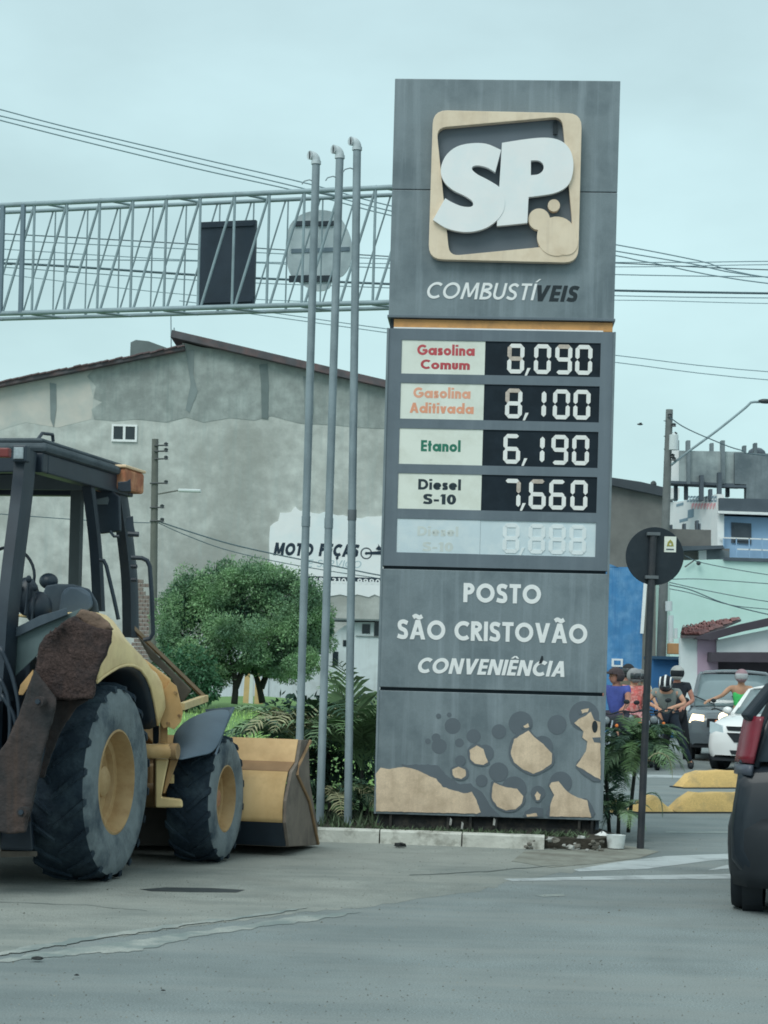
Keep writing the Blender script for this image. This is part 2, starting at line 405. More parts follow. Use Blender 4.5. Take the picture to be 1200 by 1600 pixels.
def wob(pts, n=9, a=2.2):
    out = []
    for p, q in zip(pts, pts[1:]):
        for i in range(n): out.append(G(p[0]+(q[0]-p[0])*i/n+random.uniform(-6,6), p[1]+(q[1]-p[1])*i/n+random.uniform(-a,a)))
    return out + [G(*pts[-1])]
ap = [G(-500,1600)] + wob([(-200,1525),(0,1492),(140,1470),(300,1448),(420,1432),(560,1418),(740,1394),(800,1378),(900,1361),(1000,1345)]) + [G(1010,1326),(1.0,20.5),(1.0,19.2),(-14,19.2),(-14,8)]
sheet('pavement', ap, .0012, m_apron)
sheet('road_marking', [G(786,1373.5),G(1000,1368),G(1400,1362),G(1400,1371),G(1000,1374.5),G(800,1377)], .0024, m_paint)
sheet('road_marking', [G(896,1359),G(960,1348),G(1040,1338),G(1240,1330),G(1240,1336),G(1110,1345),G(1010,1358),G(905,1362)], .0024, m_paint)
sheet('road_marking', [G(1106,1360),G(1135,1352),G(1240,1349),G(1240,1354),G(1140,1358)], .0024, m_paint)
sheet('road_marking', wob([(-60,1497),(60,1478),(150,1462),(260,1447),(390,1431),(505,1414),(440,1427),(330,1442),(230,1456),(120,1474),(30,1490),(-60,1502),(-60,1497)], 9, 1.2), .006, m_oldpaint)
sheet('road_marking', wob([(150,1478),(260,1462),(380,1446),(470,1432),(560,1425),(500,1438),(400,1450),(300,1466),(210,1487),(150,1490),(60,1498),(-40,1509),(-40,1506),(60,1490),(150,1478)], 9, 1.4), .0030, m_oldpaint)
sheet('road_marking', [G(980,1210,0),G(1150,1213),G(1260,1214),G(1260,1218),G(1140,1217),G(980,1214)], .0024, m_paint)
sheet('road_marking', [G(1040,1299,0),G(1240,1300),G(1240,1303),G(1040,1302)], .0024, m_oldpaint)
sheet('road_marking', [G(835,1399),G(880,1397),G(884,1400),G(850,1402)], .0024, m_oldpaint)
m_hole = mat('wet dark grime', th(48,58,60), .6, .2, 8)
hole = sheet('drain_slot', [G(218,1390),G(260,1387),G(330,1388),G(383,1391),G(370,1395),G(300,1394.5),G(235,1393)], .0030, m_hole)
m_tan = mat('spilt sand', th(136,143,132), .95, .12, 5, dirt=th(104,104,94), damt=.7, dscale=3, bump=.5)
sheet('sand_patch', [G(820,1330),G(900,1327),G(985,1323),G(1030,1331),G(1000,1341),G(930,1350),G(860,1356),G(800,1346)], .0038, m_tan)
m_crack = mat('joint grime', th(104,116,112), .9, .2, 6)
# worn edge between asphalt and concrete
def crack(pts, w=.007, z=.0046, name='pavement_joint'):
    mb = MB(); P3 = []
    for a, b in zip(pts, pts[1:]):
        n = 8
        for i in range(n): P3.append(G(a[0]+(b[0]-a[0])*i/n, a[1]+(b[1]-a[1])*i/n + random.uniform(-.8,.8)))
    P3.append(G(*pts[-1]))
    rows = [[(p.x, p.y - w*random.uniform(.5,1.4), z), (p.x, p.y + w*random.uniform(.5,1.4), z)] for p in P3]
    mb.grid(rows); o = mb.build(name, m_crack); o['kind'] = 'structure'; return o
EDGE = 1
crack([(-20,1410),(120,1414),(230,1424)]); pass
crack([(640,1368),(760,1362),(880,1352)], .02)

# planted traffic island with its kerb
isl = [(-9.5,17.75),(-1.0,17.72),(0.0,17.68),(1.3,17.52),(1.95,17.5),(2.25,17.9),(2.15,18.7),(1.7,20.4),(1.1,28),(.8,48),(-16,48),(-16,24)]
mb = MB()
xs = [-16+i*.9 for i in range(22)]; ys = [19.6+i*1.2 for i in range(26)]
rows = []
for y in ys:
    xr = 1.75 + (0.75-1.75)*(y-19.6)/30
    rows.append([(-16+(xr+16)*i/26, y, .13+max(0, y-20.5)*.0225 + .03*math.sin(i*1.7+y)) for i in range(27)])
mb.grid(rows); lawn = mb.build('lawn', m_grass, smooth=True); lawn['kind'] = 'structure'
mb = MB(); mb.prism([(p[0], p[1]) for p in isl], -.02, .10, axis='z'); o = mb.build('planting_bed', m_soil); o['kind'] = 'structure'
kr = empty('kerb'); kr['kind'] = 'structure'
kp = [Vector((x, 0, 0)) for x in ()]
kline = [Vector((-9.6,17.62,0)), Vector((-1.0,17.60,0)), Vector((0.0,17.55,0)), Vector((1.5,17.40,0))]
seglen = 1.0; pts = []
for a, b in zip(kline, kline[1:]):
    n = max(1, round((b-a).length/seglen))
    pts += [a.lerp(b, i/n) for i in range(n)]
pts.append(kline[-1])
for a, b in zip(pts, pts[1:]):
    d = (b-a).normalized(); nrm = Vector((-d.y, d.x, 0))
    mb = MB(); nseg = 6
    def kpnt(t, off, z): p = a.lerp(b, t) + d*(.006*(1-2*t)) + nrm*off; return (p.x, p.y, z)
    rows = []
    for i in range(nseg+1):
        t = i/nseg; j = random.uniform(-.006,.006)
        rows.append([kpnt(t, j, -.02), kpnt(t, j+random.uniform(0,.006), .11), kpnt(t, .02, .125+random.uniform(-.004,.004)), kpnt(t, .13, .125), kpnt(t, .135, -.02)])
    mb.grid(rows); mb.f.append((0,1,2,3,4)); k5 = len(mb.v)-5; mb.f.append((k5+4,k5+3,k5+2,k5+1,k5))
    mb.build('kerb_stone', m_kerb, kr)
# broken end of the kerb: rubble
m_rub = mat('broken white concrete', tv(150,158,152), .95, .2, 20, dirt=tv(80,84,78), damt=.8, dscale=14)
m_rubd = mat('broken dark concrete', tv(92,94,86), .95, .2, 20)
MGRIT = MB(); rg_ = random.Random(3)
for _ in range(5200):
    y = 7+12*rg_.random()**1.4; x = rg_.uniform(-3.5,4.5)*y/14; s_ = rg_.uniform(.0015,.005)*(1 if rg_.random() < .985 else 2.0); z = .002 if y > 11.5 and x < 1.5 else .001
    MGRIT.add([(x-s_,y-s_,z),(x+s_,y-s_*.4,z),(x+s_*.2,y+s_,z),(x,y,z+s_*1.1)],[(0,1,3),(1,2,3),(2,0,3)])
o = MGRIT.build('road_grit', mat('grit', th(118,122,112), .9, .4, 40, island=.6)); tag(o, 'fine grit and pebbles scattered over the road surface', 'gravel', kind='stuff')
rb = empty('rubble_pile', (1.6,17.45,0)); tag(rb, 'broken whitewashed kerb rubble at the right foot of the price sign', 'rubble')
for k in range(44):
    mb = MB(); s_ = random.uniform(.008,.034); c = (random.uniform(-.35,.42), random.uniform(-.10,.16), random.uniform(.0,.10))
    mb.ell(c, (s_*1.5, s_, s_*.8), 6, 4)
    mb.v = [(x+random.uniform(-.3,.3)*s_, y+random.uniform(-.3,.3)*s_, max(0,z+random.uniform(-.3,.3)*s_)) for x,y,z in mb.v]
    mb.build('concrete_chunk', m_rub if random.random() < .4 else m_rubd, rb)
for k, (px_, py_) in enumerate(((626,1325),(120,1528),(255,1552),(58,1503))):
    p = G(px_, py_); mb = MB(); s_ = (.05,.011,.009,.024)[k]
    mb.ell((0,0,s_*.25), (s_*1.3, s_, s_*.5), 7, 4)
    mb.v = [(x+random.uniform(-.4,.4)*s_, y+random.uniform(-.4,.4)*s_, max(0.0,z)) for x,y,z in mb.v]
    o = mb.build('litter', mat('dark rag', tv(40,44,44), .95, .3, 20), loc=(p.x,p.y,.012))
    tag(o, ('crumpled dark rag lying before the white kerb','small dark scrap on the asphalt near the bottom edge, left of centre','tiny dark pebble on the bare asphalt at the bottom','flat dark twig lying beside the faded paint at the far left')[k], 'litter')
# white bucket by the rubble
p = G(962, 1327); o = MB().lathe([(0,.0),(0,.075),(.12,.090),(.12,.084),(.02,.07),(.02,0)], (0,0,0), 'z', 20).build('plastic_tub', mat('chalky plastic', tv(186,200,196), .5, .08, 9, dirt=tv(120,124,116), damt=.5, dscale=9), loc=(p.x,p.y,.012), smooth='auto')
tag(o, 'small dirty white plastic tub beside the black signpost foot', 'tub')
p = G(942, 1322); mb = MB(); mb.ell((0,0,.05),(.09,.06,.07),9,6); mb.v = [(x+random.uniform(-.02,.02),y+random.uniform(-.02,.02),max(0,z+random.uniform(-.02,.02))) for x,y,z in mb.v]
tag(mb.build('plastic_bag', mat('white bag', tv(196,208,206), .45, .1, 9), loc=(p.x,p.y,.012), smooth=True), 'crumpled white plastic bag between the sign foot and the tub', 'bag')

# ================================================================== PRICE SIGN
m_panel = mat('grey sign sheet', tv(100,115,118), .42, .07, 2.5, grain=.06, dirt=tv(80,95,99), damt=.85, dscale=1.9, streak=tv(126,142,146), samt=.55, spec=.4)
m_panel2 = mat('grey price frame', tv(88,102,108), .45, .06, 3, dirt=tv(74,88,94), damt=.5, dscale=2, streak=tv(106,120,124), samt=.3)
m_core = mat('dark joint', tv(44,56,62), .7, .1, 4)
m_orange = mat('weathered orange strip', tv(176,136,84), .55, .08, 4, dirt=tv(128,100,70), damt=.6, dscale=5)
m_beige = mat('faded beige acrylic', tv(192,184,160), .5, .04, 3, dirt=tv(176,164,138), damt=.6, dscale=4, streak=tv(150,140,122), samt=.35)
m_peel = mat('bare beige backing', tv(184,172,146), .6, .08, 6, grain=.08, dirt=tv(150,138,114), damt=.7, dscale=5, streak=tv(140,126,104), samt=.4)
m_white = mat('white acrylic', tv(204,222,224), .45, .03, 3, dirt=tv(186,204,206), damt=.5, dscale=3)
m_wtxt = mat('white vinyl letters', tv(206,218,218), .5, .03, 8)
m_dtxt = mat('shed letter ghosts', tv(32,42,46), .7, .1, 8)
m_disc = mat('dark grey print', tv(80,92,97), .5, .05, 5)
m_black = mat('black board', tv(20,31,38), .6, .2, 4, spec=.2, dirt=tv(32,44,52), damt=.5, dscale=5)
m_label = mat('cream label board', tv(190,202,190), .5, .03, 3, dirt=tv(174,184,170), damt=.6, dscale=4)
m_blank = mat('bleached board', tv(168,188,190), .5, .04, 3, dirt=tv(184,200,198), damt=.6, dscale=5)
SF = Frame('price_sign', (W(586,1270,18.15).x, 18.15, .12), R_(-3.0), 'tall grey fuel price totem with beige logo square and prices', 'price sign')
S = SF.e
def R4(tl, tr, br, bl, yl=0.0):
    q = [SF.py(*p, yl) for p in (tl, tr, br, bl)]
    return ((q[0][0]+q[3][0])/2, (q[1][0]+q[2][0])/2, (q[2][1]+q[3][1])/2, (q[0][1]+q[1][1])/2)
up = R4((617,122),(970,130),(958,502),(608,494)); pr = R4((606,513),(957,520),(951,892),(598,884))
nm = R4((597,887),(951,895),(946,1083),(591,1075)); lw = R4((592,1079),(944,1086),(940,1283),(586,1270))
MB().box(pr[0]+.012, pr[1]-.012, .03, .42, 0.02, up[3]-.03).build('inner_frame', m_core, S)
mid = SF.py(615,297)[1]
MB().box(up[0], up[1], -.03, .48, mid+.003, up[3]).build('top_panel', m_panel, S, bevel=.006)
MB().box(up[0], up[1], -.03, .48, up[2], mid-.003).build('top_panel', m_panel, S, bevel=.006)
MB().box(up[0]-.012, up[1]+.012, -.04, .49, up[2]-.012, up[2]+.012).build('panel_lip', m_panel2, S, bevel=.003)
MB().box(pr[0]+.05, pr[1]-.012, .0, .45, pr[3]+.006, up[2]-.02).build('accent_strip', m_orange, S)
MB().box(pr[0]+.05, pr[1]-.1, -.012, .02, pr[3]+.001, pr[3]+.014).build('flashing', m_wtxt, S)
# price frame with its five windows
def Z3(x, y): return (580 + x/3, 490 + y/3)
rows_z = [((145,118),(1075,147),(1071,305),(143,277)), ((137,318),(1068,350),(1064,518),(133,487)), ((133,530),(1062,563),(1059,730),(130,700)),
          ((130,740),(1061,775),(1056,940),(125,910)), ((122,955),(1057,985),(1054,1141),(120,1120))]
rects = []
x_l = sum(SF.py(*Z3(*r[0]))[0] for r in rows_z)/5; x_r = sum(SF.py(*Z3(*r[1]))[0] for r in rows_z)/5; x_m = SF.py(*Z3(526,500))[0]
for r in rows_z:
    q = R4(*[Z3(*p) for p in r]); rects.append((x_l, x_r, q[2], q[3]))
holes = [[(a, c), (b, c), (b, d), (a, d)] for a, b, c, d in rects]
MB().prism([(pr[0], pr[2]), (pr[1], pr[2]), (pr[1], pr[3]), (pr[0], pr[3])], -.022, .0, holes).build('price_frame', m_panel2, S)
MB().box(pr[0], pr[1], .001, .45, pr[2], pr[3]).build('price_cabinet', m_panel2, S)
txt = [(('Gasolina', 651.7, 741.7, 554.6, 16.5, tv(160,72,76)), ('Comum', 657, 734, 576.5, 15, tv(154,68,72))),
       (('Gasolina', 645.7, 735, 621.5, 16.5, tv(194,146,120)), ('Aditivada', 640, 740, 645, 16, tv(192,140,112))),
       (('Etanol', 657.5, 719.5, 705, 17.5, tv(38,104,84)),),
       (('Diesel', 653.3, 720, 764.8, 16.5, tv(34,48,54)), ('S-10', 661, 712.5, 787.5, 16, tv(34,48,54))),
       (('Diesel', 652, 716, 837, 15, tv(170,184,178)), ('S-10', 660, 708, 861, 14.5, tv(168,182,176)))]
m_seg = mat('white flip segment', tv(196,204,198), .5, .04, 9); m_segb = mat('browned flip segment', tv(160,156,144), .6, .2, 30); m_segp = mat('bleached segment', tv(188,202,200), .5, .05, 9)
SEGS = {'0': 'abcdef', '1': 'bc', '6': 'afgedc', '7': 'abcx', '8': 'abcdefg', '9': 'abcdfg', '9b': 'abfgcd'}
def segdigit(mb, mb2, ch, x, z, w, h, t, yl, brown=''):
    g = t*.10; q = t/2; H = h/2
    def hseg(x0, x1, zc): return [(x0+g, zc), (x0+q+g, zc+q), (x1-q-g, zc+q), (x1-g, zc), (x1-q-g, zc-q), (x0+q+g, zc-q)]
    def vseg(z0, z1, xc): return [(xc, z0+g), (xc+q, z0+q+g), (xc+q, z1-q-g), (xc, z1-g), (xc-q, z1-q-g), (xc-q, z0+q+g)]
    P = {'a': hseg(x+q*.6, x+w-q*.6, z+h-q), 'g': hseg(x+q*.6, x+w-q*.6, z+H), 'd': hseg(x+q*.6, x+w-q*.6, z+q),
         'f': vseg(z+H, z+h-q*.7, x+q), 'b': vseg(z+H, z+h-q*.7, x+w-q), 'e': vseg(z+q*.7, z+H, x+q), 'c': vseg(z+q*.7, z+H, x+w-q)}
    for s_ in SEGS[ch]:
        if s_ in P: (mb2 if s_ in brown else mb).prism(P[s_], yl-.006, yl)
digs = [[('8',793.3,'fg'),(',',822,''),('0',835,''),('9',868,'a'),('0',899.5,'')], [('8',790,'af'),(',',819,''),('1',846,''),('0',864.5,''),('0',896.5,'')],
        [('6',787,''),(',',817,''),('1',843.5,''),('9',862,''),('0',894.5,'')], [('7',787.5,'b'),(',',814.5,''),('6',827,'a'),('6',858.5,''),('0',892,'')],
        [('8',786,''),(',',813,''),('8',826,''),('8',858,''),('8',890,'')]]
tops = [537.5, 607.5, 678.5, 748.5, 818.0]
for i, (a, b, c, d) in enumerate(rects):
    lb = MB().box(a, x_m-.001, -.014, -.002, c, d).build('label_board', m_label if i < 4 else m_blank, S, bevel=.002)
    for (t_, l_, r_, ba, ch_, co) in txt[i]:
        lettering(t_, SF, l_, r_, ba, ch_, .235, mat('ink ' + t_ + str(i), co, .6, .06, 10), -.014, .0012, gap=.075, parent=lb)
    db = MB().box(x_m+.001, b, -.010, -.002, c, d).build('digit_board', m_black if i < 4 else m_blank, S)
    if i == 4: db['label'] = 'bleached blank digit board of the bottom price row'
    for ch, px_, br in digs[i]:
        x, zt = SF.py(px_, tops[i]); wpx = SF.py(px_+26.5, tops[i])[0]-x; zt = SF.py(806, tops[i])[1]; zb = SF.py(806, tops[i]+46.5)[1]
        m1, m2 = MB(), MB()
        if ch == ',':
            x0, z0 = SF.py(px_, tops[i]); q = wpx/26.5
            m1.prism([(x0-1*q, zb-3*q), (x0+2.5*q, zb-3*q), (x0+8*q, zb+9*q), (x0+3*q, zb+9*q)], -.016, -.010)
        elif ch == '1':
            segdigit(m1, m2, '1', x-wpx*.70, zb, wpx, zt-zb, wpx*.27, -.010)
        else: segdigit(m1, m2, ch, x, zb, wpx, zt-zb, wpx*.245, -.010, br)
        o = m1.build('digit', m_seg if i < 4 else m_segp, db)
        if m2.v: m2.build('digit_segment', m_segb, db)
# name panel and lower panel
MB().box(nm[0], nm[1], -.026, .46, nm[2]+.006, nm[3]-.012).build('name_panel', m_panel, S, bevel=.006)
MB().box(lw[0], lw[1], -.024, .46, lw[2], lw[3]-.004).build('lower_panel', m_panel, S, bevel=.006)
for side, x in ((0, lw[0]-.004), (1, lw[1]+.0)):
    MB().box(x-.008, x+.012, -.034, .0, lw[2], pr[3]).build('edge_trim', m_panel, S)
lettering('POSTO', SF, 723.8, 845, 940.8, 30, .225, m_wtxt, -.026, .005, gap=.10, parent=S, per_letter=True)
lettering('SÃO CRISTOVÃO', SF, 620.5, 917.5, 998.2, 30.5, .215, m_wtxt, -.026, .005, gap=.09, parent=S, per_letter=True)
lettering('CONVENIÊNCIA', SF, 650.5, 887.5, 1051.5, 24.5, .225, m_wtxt, -.026, .005, shear=.22, gap=.10, parent=S, per_letter=True)
lettering('COMBUSTÍ', SF, 664.5, 839, 466.5, 26, .155, m_wtxt, -.030, .005, shear=.22, gap=.13, parent=S, per_letter=True)
lettering('VEIS', SF, 833, 906, 470.5, 25, .235, m_dtxt, -.030, .003, shear=.22, gap=.12, parent=S, per_letter=True)
p = SF.py(845,1032); o = MB().prism([(p[0]-.02,p[1]-.03),(p[0]-.005,p[1]+.015),(p[0]+.005,p[1]+.045),(p[0]+.02,p[1]+.04),(p[0]+.022,p[1]+.005),(p[0]+.005,p[1]-.03)], -.034, -.026).build('tear', m_dtxt, S)
# logo
def Z2(x, y): return (560 + x*.36667, 100 + y*.36653)
def LP(pts, yl): return [SF.py(*Z2(*p), yl) for p in pts]
def rr(pts, r, n=5):
    out = []
    m = len(pts)
    for i in range(m):
        p, a, b = Vector(pts[i]), Vector(pts[i-1]), Vector(pts[(i+1) % m])
        u = (a-p).normalized()*r; v = (b-p).normalized()*r
        for k in range(n+1):
            t = k/n; out.append(tuple((p+u)*(1-t)**2 + p*2*t*(1-t) + (p+v)*t*t))
    return out
yl = -.13
outer = rr([(318,196),(953,210),(937,848),(298,832)], 62); inner = rr([(333,272),(868,224),(912,682),(905,768),(388,818)], 42)
MB().prism(LP(outer, yl), yl, -.05, [LP(inner, yl)]).build('logo_plate', m_beige, S, bevel=.004)
MB().prism(LP(rr([(330,215),(945,230),(930,840),(310,825)], 50), -.045), -.045, -.031).build('logo_shadow_box', mat('dark grey logo back', tv(82,94,100), .5, .06, 4), S)
for k, (cx, cy, r_) in enumerate(((770,662,46),(833,603,26),(845,735,84),(885,765,50))):
    MB().prism(LP(circle(cx, cy, r_, 30), yl), yl-.004-k*.0015, -.06).build('logo_bubble', m_beige, S)
sp_P = [(612,336),(700,322),(780,314),(835,318),(875,335),(903,368),(915,410),(915,455),(903,500),(878,530),(835,550),(780,560),(725,567),(720,677),(655,684),(590,690),(598,560)]
def seg_smooth(pts, sharp, n=4):
    """closed outline: Catmull-Rom except at the indices in sharp"""
    out = []; m = len(pts)
    for i in range(m):
        j = (i+1) % m
        p1, p2 = Vector(pts[i]), Vector(pts[j])
        p0 = Vector(pts[i-1]) if i not in sharp else p1*2-p2
        p3 = Vector(pts[(j+1) % m]) if j not in sharp else p2*2-p1
        for k in range(n):
            t = k/n; out.append(tuple(.5*((2*p1)+(p2-p0)*t+(2*p0-5*p1+4*p2-p3)*t*t+(3*p1-p0-3*p2+p3)*t**3)))
    return out
yp = -.165
PO = seg_smooth(sp_P, {0,12,13,15,16}); PH = seg_smooth([(735,411),(765,411),(784,422),(790,440),(783,458),(765,470),(735,474)], {0,6})
MB().prism(LP(PO, yp), yp, yl+.02, [LP(PH, yp)]).build('logo_letter', m_white, S, bevel=.003)
sp_S = [(608,366),(583,461),(548,441),(510,432),(487,437),(486,452),(510,472),(560,498),(606,530),(624,575),(618,625),(588,668),(540,700),(480,715),(425,713),(370,697),(318,664),(340,625),(370,572),(400,590),(440,606),(475,609),(489,600),(482,581),(450,560),(405,538),(370,508),(352,468),(355,428),(377,385),(420,352),(480,338),(545,340)]
yp -= .006
MB().prism(LP(seg_smooth(sp_S, {0,1,16,18}), yp), yp, yl+.02).build('logo_letter', m_white, S, bevel=.003)
p = SF.py(*Z2(838,275), -.05); MB().box(p[0]-.018, p[0]+.018, -.075, -.046, p[1]-.06, p[1]+.06).build('loose_bracket', m_dtxt, S)
# lower panel: dark discs and peeled patches
def Z7(p): return (580 + p[0]*.316667, 1060 + p[1]*.316667)
def LQ(pts, yl): return [SF.py(*Z7(p), yl) for p in pts]
beige = [[(24,470),(45,440),(90,447),(160,437),(230,452),(275,475),(320,495),(355,535),(400,550),(455,568),(495,560),(520,600),(540,660),(520,667),(24,655)],
 [(705,300),(775,258),(800,285),(850,325),(892,370),(890,420),(850,450),(800,470),(750,450),(705,415),(688,370)],
 [(485,355),(520,330),(555,350),(567,390),(577,412),(555,425),(515,420),(490,400)], [(400,450),(430,437),(465,450),(468,480),(445,495),(415,490),(402,475)],
 [(605,515),(660,535),(720,545),(750,580),(745,615),(710,645),(665,652),(620,630),(595,590),(597,540)],
 [(878,530),(890,512),(925,508),(950,540),(985,570),(1020,590),(1065,600),(1085,685),(880,680),(885,620),(902,575)],
 [(1000,218),(1085,165),(1100,205),(1130,215),(1131,290),(1131,500),(1012,430),(1060,360),(1065,310),(1040,290),(1048,262)],
 [(1035,155),(1075,148),(1070,165),(1040,172)], [(808,575),(820,557),(835,575),(832,598),(815,600)], [(750,235),(775,222),(778,240),(760,245)], [(765,672),(815,664),(820,680),(770,682)]]
yk = -.0244; k = 0
for cx, cy, r_ in ((402,235,40),(335,335,38),(435,318,22),(320,293,22),(385,180,12),(280,310,14),(505,285,35),(630,262,36),(738,222,60),(917,228,48),(1050,185,74),(545,505,30),(628,462,48),(562,370,44),(845,335,52),(935,515,56),(823,565,36),(440,405,26),(705,545,62),(332,185,12)):
    k += 1; MB().prism(LQ(circle(cx, cy, r_, 24, jit=r_*.02), -.024), yk-.0003*k, -.022).build('printed_disc', m_disc, S)
def jag(pts, a):
    out = []
    for i in range(len(pts)):
        p, q = Vector(pts[i]), Vector(pts[(i+1) % len(pts)]); n = max(2, int((q-p).length/14))
        for j in range(n):
            c = p.lerp(q, j/n); out.append((c.x+random.uniform(-a,a), c.y+random.uniform(-a,a)))
    return out
band = [(150,425),(280,425),(330,432),(380,482),(440,522),(490,520),(545,562),(600,640),(640,682),(520,680),(480,600),(400,570),(300,500)]
MB().prism(LQ(jag(band, 3), -.024), yk-.0068, -.022).build('torn_edge', m_disc, S)
MB().prism(LQ(jag([(755,660),(790,635),(845,640),(850,682),(750,683)], 2), -.024), yk-.0064, -.022).build('torn_edge', m_disc, S)
for i, b in enumerate(beige):
    cx = sum(p[0] for p in b)/len(b); cy = sum(p[1] for p in b)/len(b); r_ = max(math.hypot(p[0]-cx, p[1]-cy) for p in b)
    f = 1 + 11/r_
    if i != 0:
        ring_ = [(min(1131, cx+(x-cx)*f), min(684, cy+(y-cy)*f)) for x, y in smoothpoly(b, 3)]
        MB().prism(LQ(ring_, -.024), yk-.0072-.0002*i, -.022).build('torn_edge', m_disc, S)
    MB().prism(LQ(jag(b, 1.6), -.024), yk-.0098-.0001*i, -.022).build('peeled_patch', m_peel, S)
MB().prism(LQ(circle(1103,238,14,16,ry=30), -.024), -.0372, -.034).build('rust_hole', m_dtxt, S)
MB().prism(LQ([(1090,292),(1131,290),(1131,318),(1100,315)], -.024), -.0372, -.034).build('torn_edge', m_disc, S)
# plinth
m_plinth = mat('sooty steel plinth', tv(30,34,34), .8, .3, 8, dirt=tv(70,70,62), damt=.6, dscale=9)
MB().box(lw[0]+.04, lw[1]-.05, .03, .42, -.02, lw[2]-.002).build('plinth', m_plinth, S)
for px_ in (610, 700, 735, 775, 905, 925):
    x, _ = SF.py(px_, 1285); MB().box(x-.012, x+.012, -.01, .028, -.02, lw[2]+.0).build('plinth_bracket', m_plinth, S)
for px_, py_ in ((704,1284),(722,1290),(772,1284)):
    p = SF.py(px_, py_, .0); MB().prism([(p[0]-.012,p[1]-.03),(p[0]+.008,p[1]-.035),(p[0]+.014,p[1]+.02),(p[0]-.004,p[1]+.04)], -.012, .0).build('stuck_paper', m_rub, S)

# ================================================================== THREE PIPE MASTS
m_pipe = mat('galvanised pipe', tv(116,134,137), .5, .14, 3, dirt=tv(86,102,106), damt=.55, dscale=2.5, metal=0.0, streak=tv(150,166,168), samt=.4)
m_pipec = mat('pipe elbow plastic', tv(168,184,184), .5, .08, 6, dirt=tv(130,146,146), damt=.5, dscale=6)
m_pj = mat('pipe joint', tv(82,92,94), .6, .1, 6)
poles = [((494,252),(464.5,1290),18.5,815,'leftmost of the three bare pipe masts, rising behind the loader bucket'),
         ((531,243),(499.5,1289),18.35,818,'middle one of the three bare pipe masts left of the price sign'),
         ((558,230),(543.5,1288),18.3,805,'tallest bare pipe mast, nearest to the price sign, with a dark joint')]
for i, (tp, bt, D, jy, lab) in enumerate(poles):
    b = W(*bt, D); t = W(*tp, D); e_ = empty('pipe_mast', (b.x, b.y, .1)); tag(e_, lab, 'mast', 'bare pipe masts beside the price sign')
    v = t - Vector((b.x, b.y, .1)); r = .038
    MB().tube([(0,0,0), v], r, 20).build('pipe', m_pipe, e_, smooth='auto')
    zj = W(tp[0], jy, D).z - .1; c = v * (zj / v.z)
    MB().tube([c - v.normalized()*.05, c + v.normalized()*.05], r*1.12, 20).build('pipe_collar', m_pj if i == 2 else m_pipe, e_, smooth='auto')
    el = [v + Vector((-.050*(1-math.cos(R_(a))), 0, .055*math.sin(R_(a)))) for a in (0,15,30,45,60,75,90)] + [v + Vector((-.066,-.012,.055))]
    MB().tube([v - Vector((0,0,.03))] + el[:1], r*1.25, 20).build('elbow_collar', m_pipec, e_, smooth='auto')
    MB().tube(el, [r*1.08]*6+[r*1.08, r*1.15], 20).build('elbow', m_pipec, e_, smooth='auto')
    MB().tube([el[-1] + Vector((-.002,0,0)), el[-1] + Vector((-.004,0,0))], r*.95, 16).build('pipe_mouth', m_core, e_)
    q = v - Vector((0,0,.22 if i else .2))
    MB().tube([q, q+Vector((-.06,-.02,.015)), q+Vector((-.11,-.02,0)), q+Vector((-.13,-.02,-.03))], .006, 6).build('rope_hook', m_pipe, e_)

# ================================================================== GANTRY TRUSS
m_steel = mat('dull galvanised steel', tv(120,142,145), .5, .10, 4, dirt=tv(96,112,114), damt=.5, dscale=3)
m_steel2 = mat('dark galvanised steel', tv(92,112,120), .5, .10, 4)
a3, b3 = W(0, 400, 23.4), W(612, 400, 22.0)
yaw = math.atan2(b3.y - a3.y, b3.x - a3.x)
GF = Frame('gantry', (b3.x, b3.y, 0), yaw, 'long galvanised lattice gantry spanning the street behind the pipe masts', 'gantry')
Gn = GF.e; ZB, ZT = 5.80, 7.12; DEP = .34; XL, XR = -12.5, 1.75
for (y, z, r) in ((0,ZT,.03),(0,ZB,.03),(DEP,ZT,.024),(DEP,ZB,.024)):
    MB().tube([(XL,y,z),(XR,y,z)], r, 10).build('chord', m_steel, Gn, smooth='auto')
xv = [GF.py(x, 400)[0] for x in (52,102,153,206,257,311)]; sp = (xv[-1]-xv[0])/5
x0 = xv[0]
u0 = MB().tube([(0,0,ZB),(0,0,ZT)], .017, 8).build('upright', m_steel, Gn, smooth='auto', loc=(x0,0,0))
d0 = MB().tube([(0,0,ZB),(sp*.92,0,ZT)], .017, 8).build('brace', m_steel, Gn, smooth='auto', loc=(x0+.03,.012,0))
u1 = MB().tube([(0,0,ZB),(0,0,ZT)], .010, 8).build('upright', m_steel, Gn, smooth='auto', loc=(x0,DEP,0))
d1 = MB().tube([(0,0,ZB),(sp*.92,0,ZT)], .011, 8).build('brace', m_steel, Gn, smooth='auto', loc=(x0,DEP+.01,0))
ties = MB().tube([(0,0,ZT+.02),(.30,DEP,ZT+.012)], .016, 6).build('cross_tie', m_steel, Gn, loc=(x0,0,0))
tieb = MB().tube([(0,0,ZB-.02),(.30,DEP,ZB-.012)], .016, 6).build('cross_tie', m_steel, Gn, loc=(x0,0,0))
k = -1
xr0 = GF.py(85, 400, DEP)[0]
n_l = int((x0-XL)/sp); n_r = int((XR-x0)/sp)
for i in range(-n_l, n_r+1):
    x = x0 + i*sp
    if i: rep(u0, Gn, (x,0,0)); rep(d0, Gn, (x+.03,.012,0)) if x+sp < XR else None
    xr = xr0 + i*sp
    if i == 0: u1.location = (xr,DEP,0); d1.location = (xr,DEP+.01,0)
    else: rep(u1, Gn, (xr,DEP,0)); rep(d1, Gn, (xr,DEP+.01,0)) if xr+sp < XR else None
    if i % 2 == 0 and i: rep(ties, Gn, (x,0,0)); rep(tieb, Gn, (x,0,0))
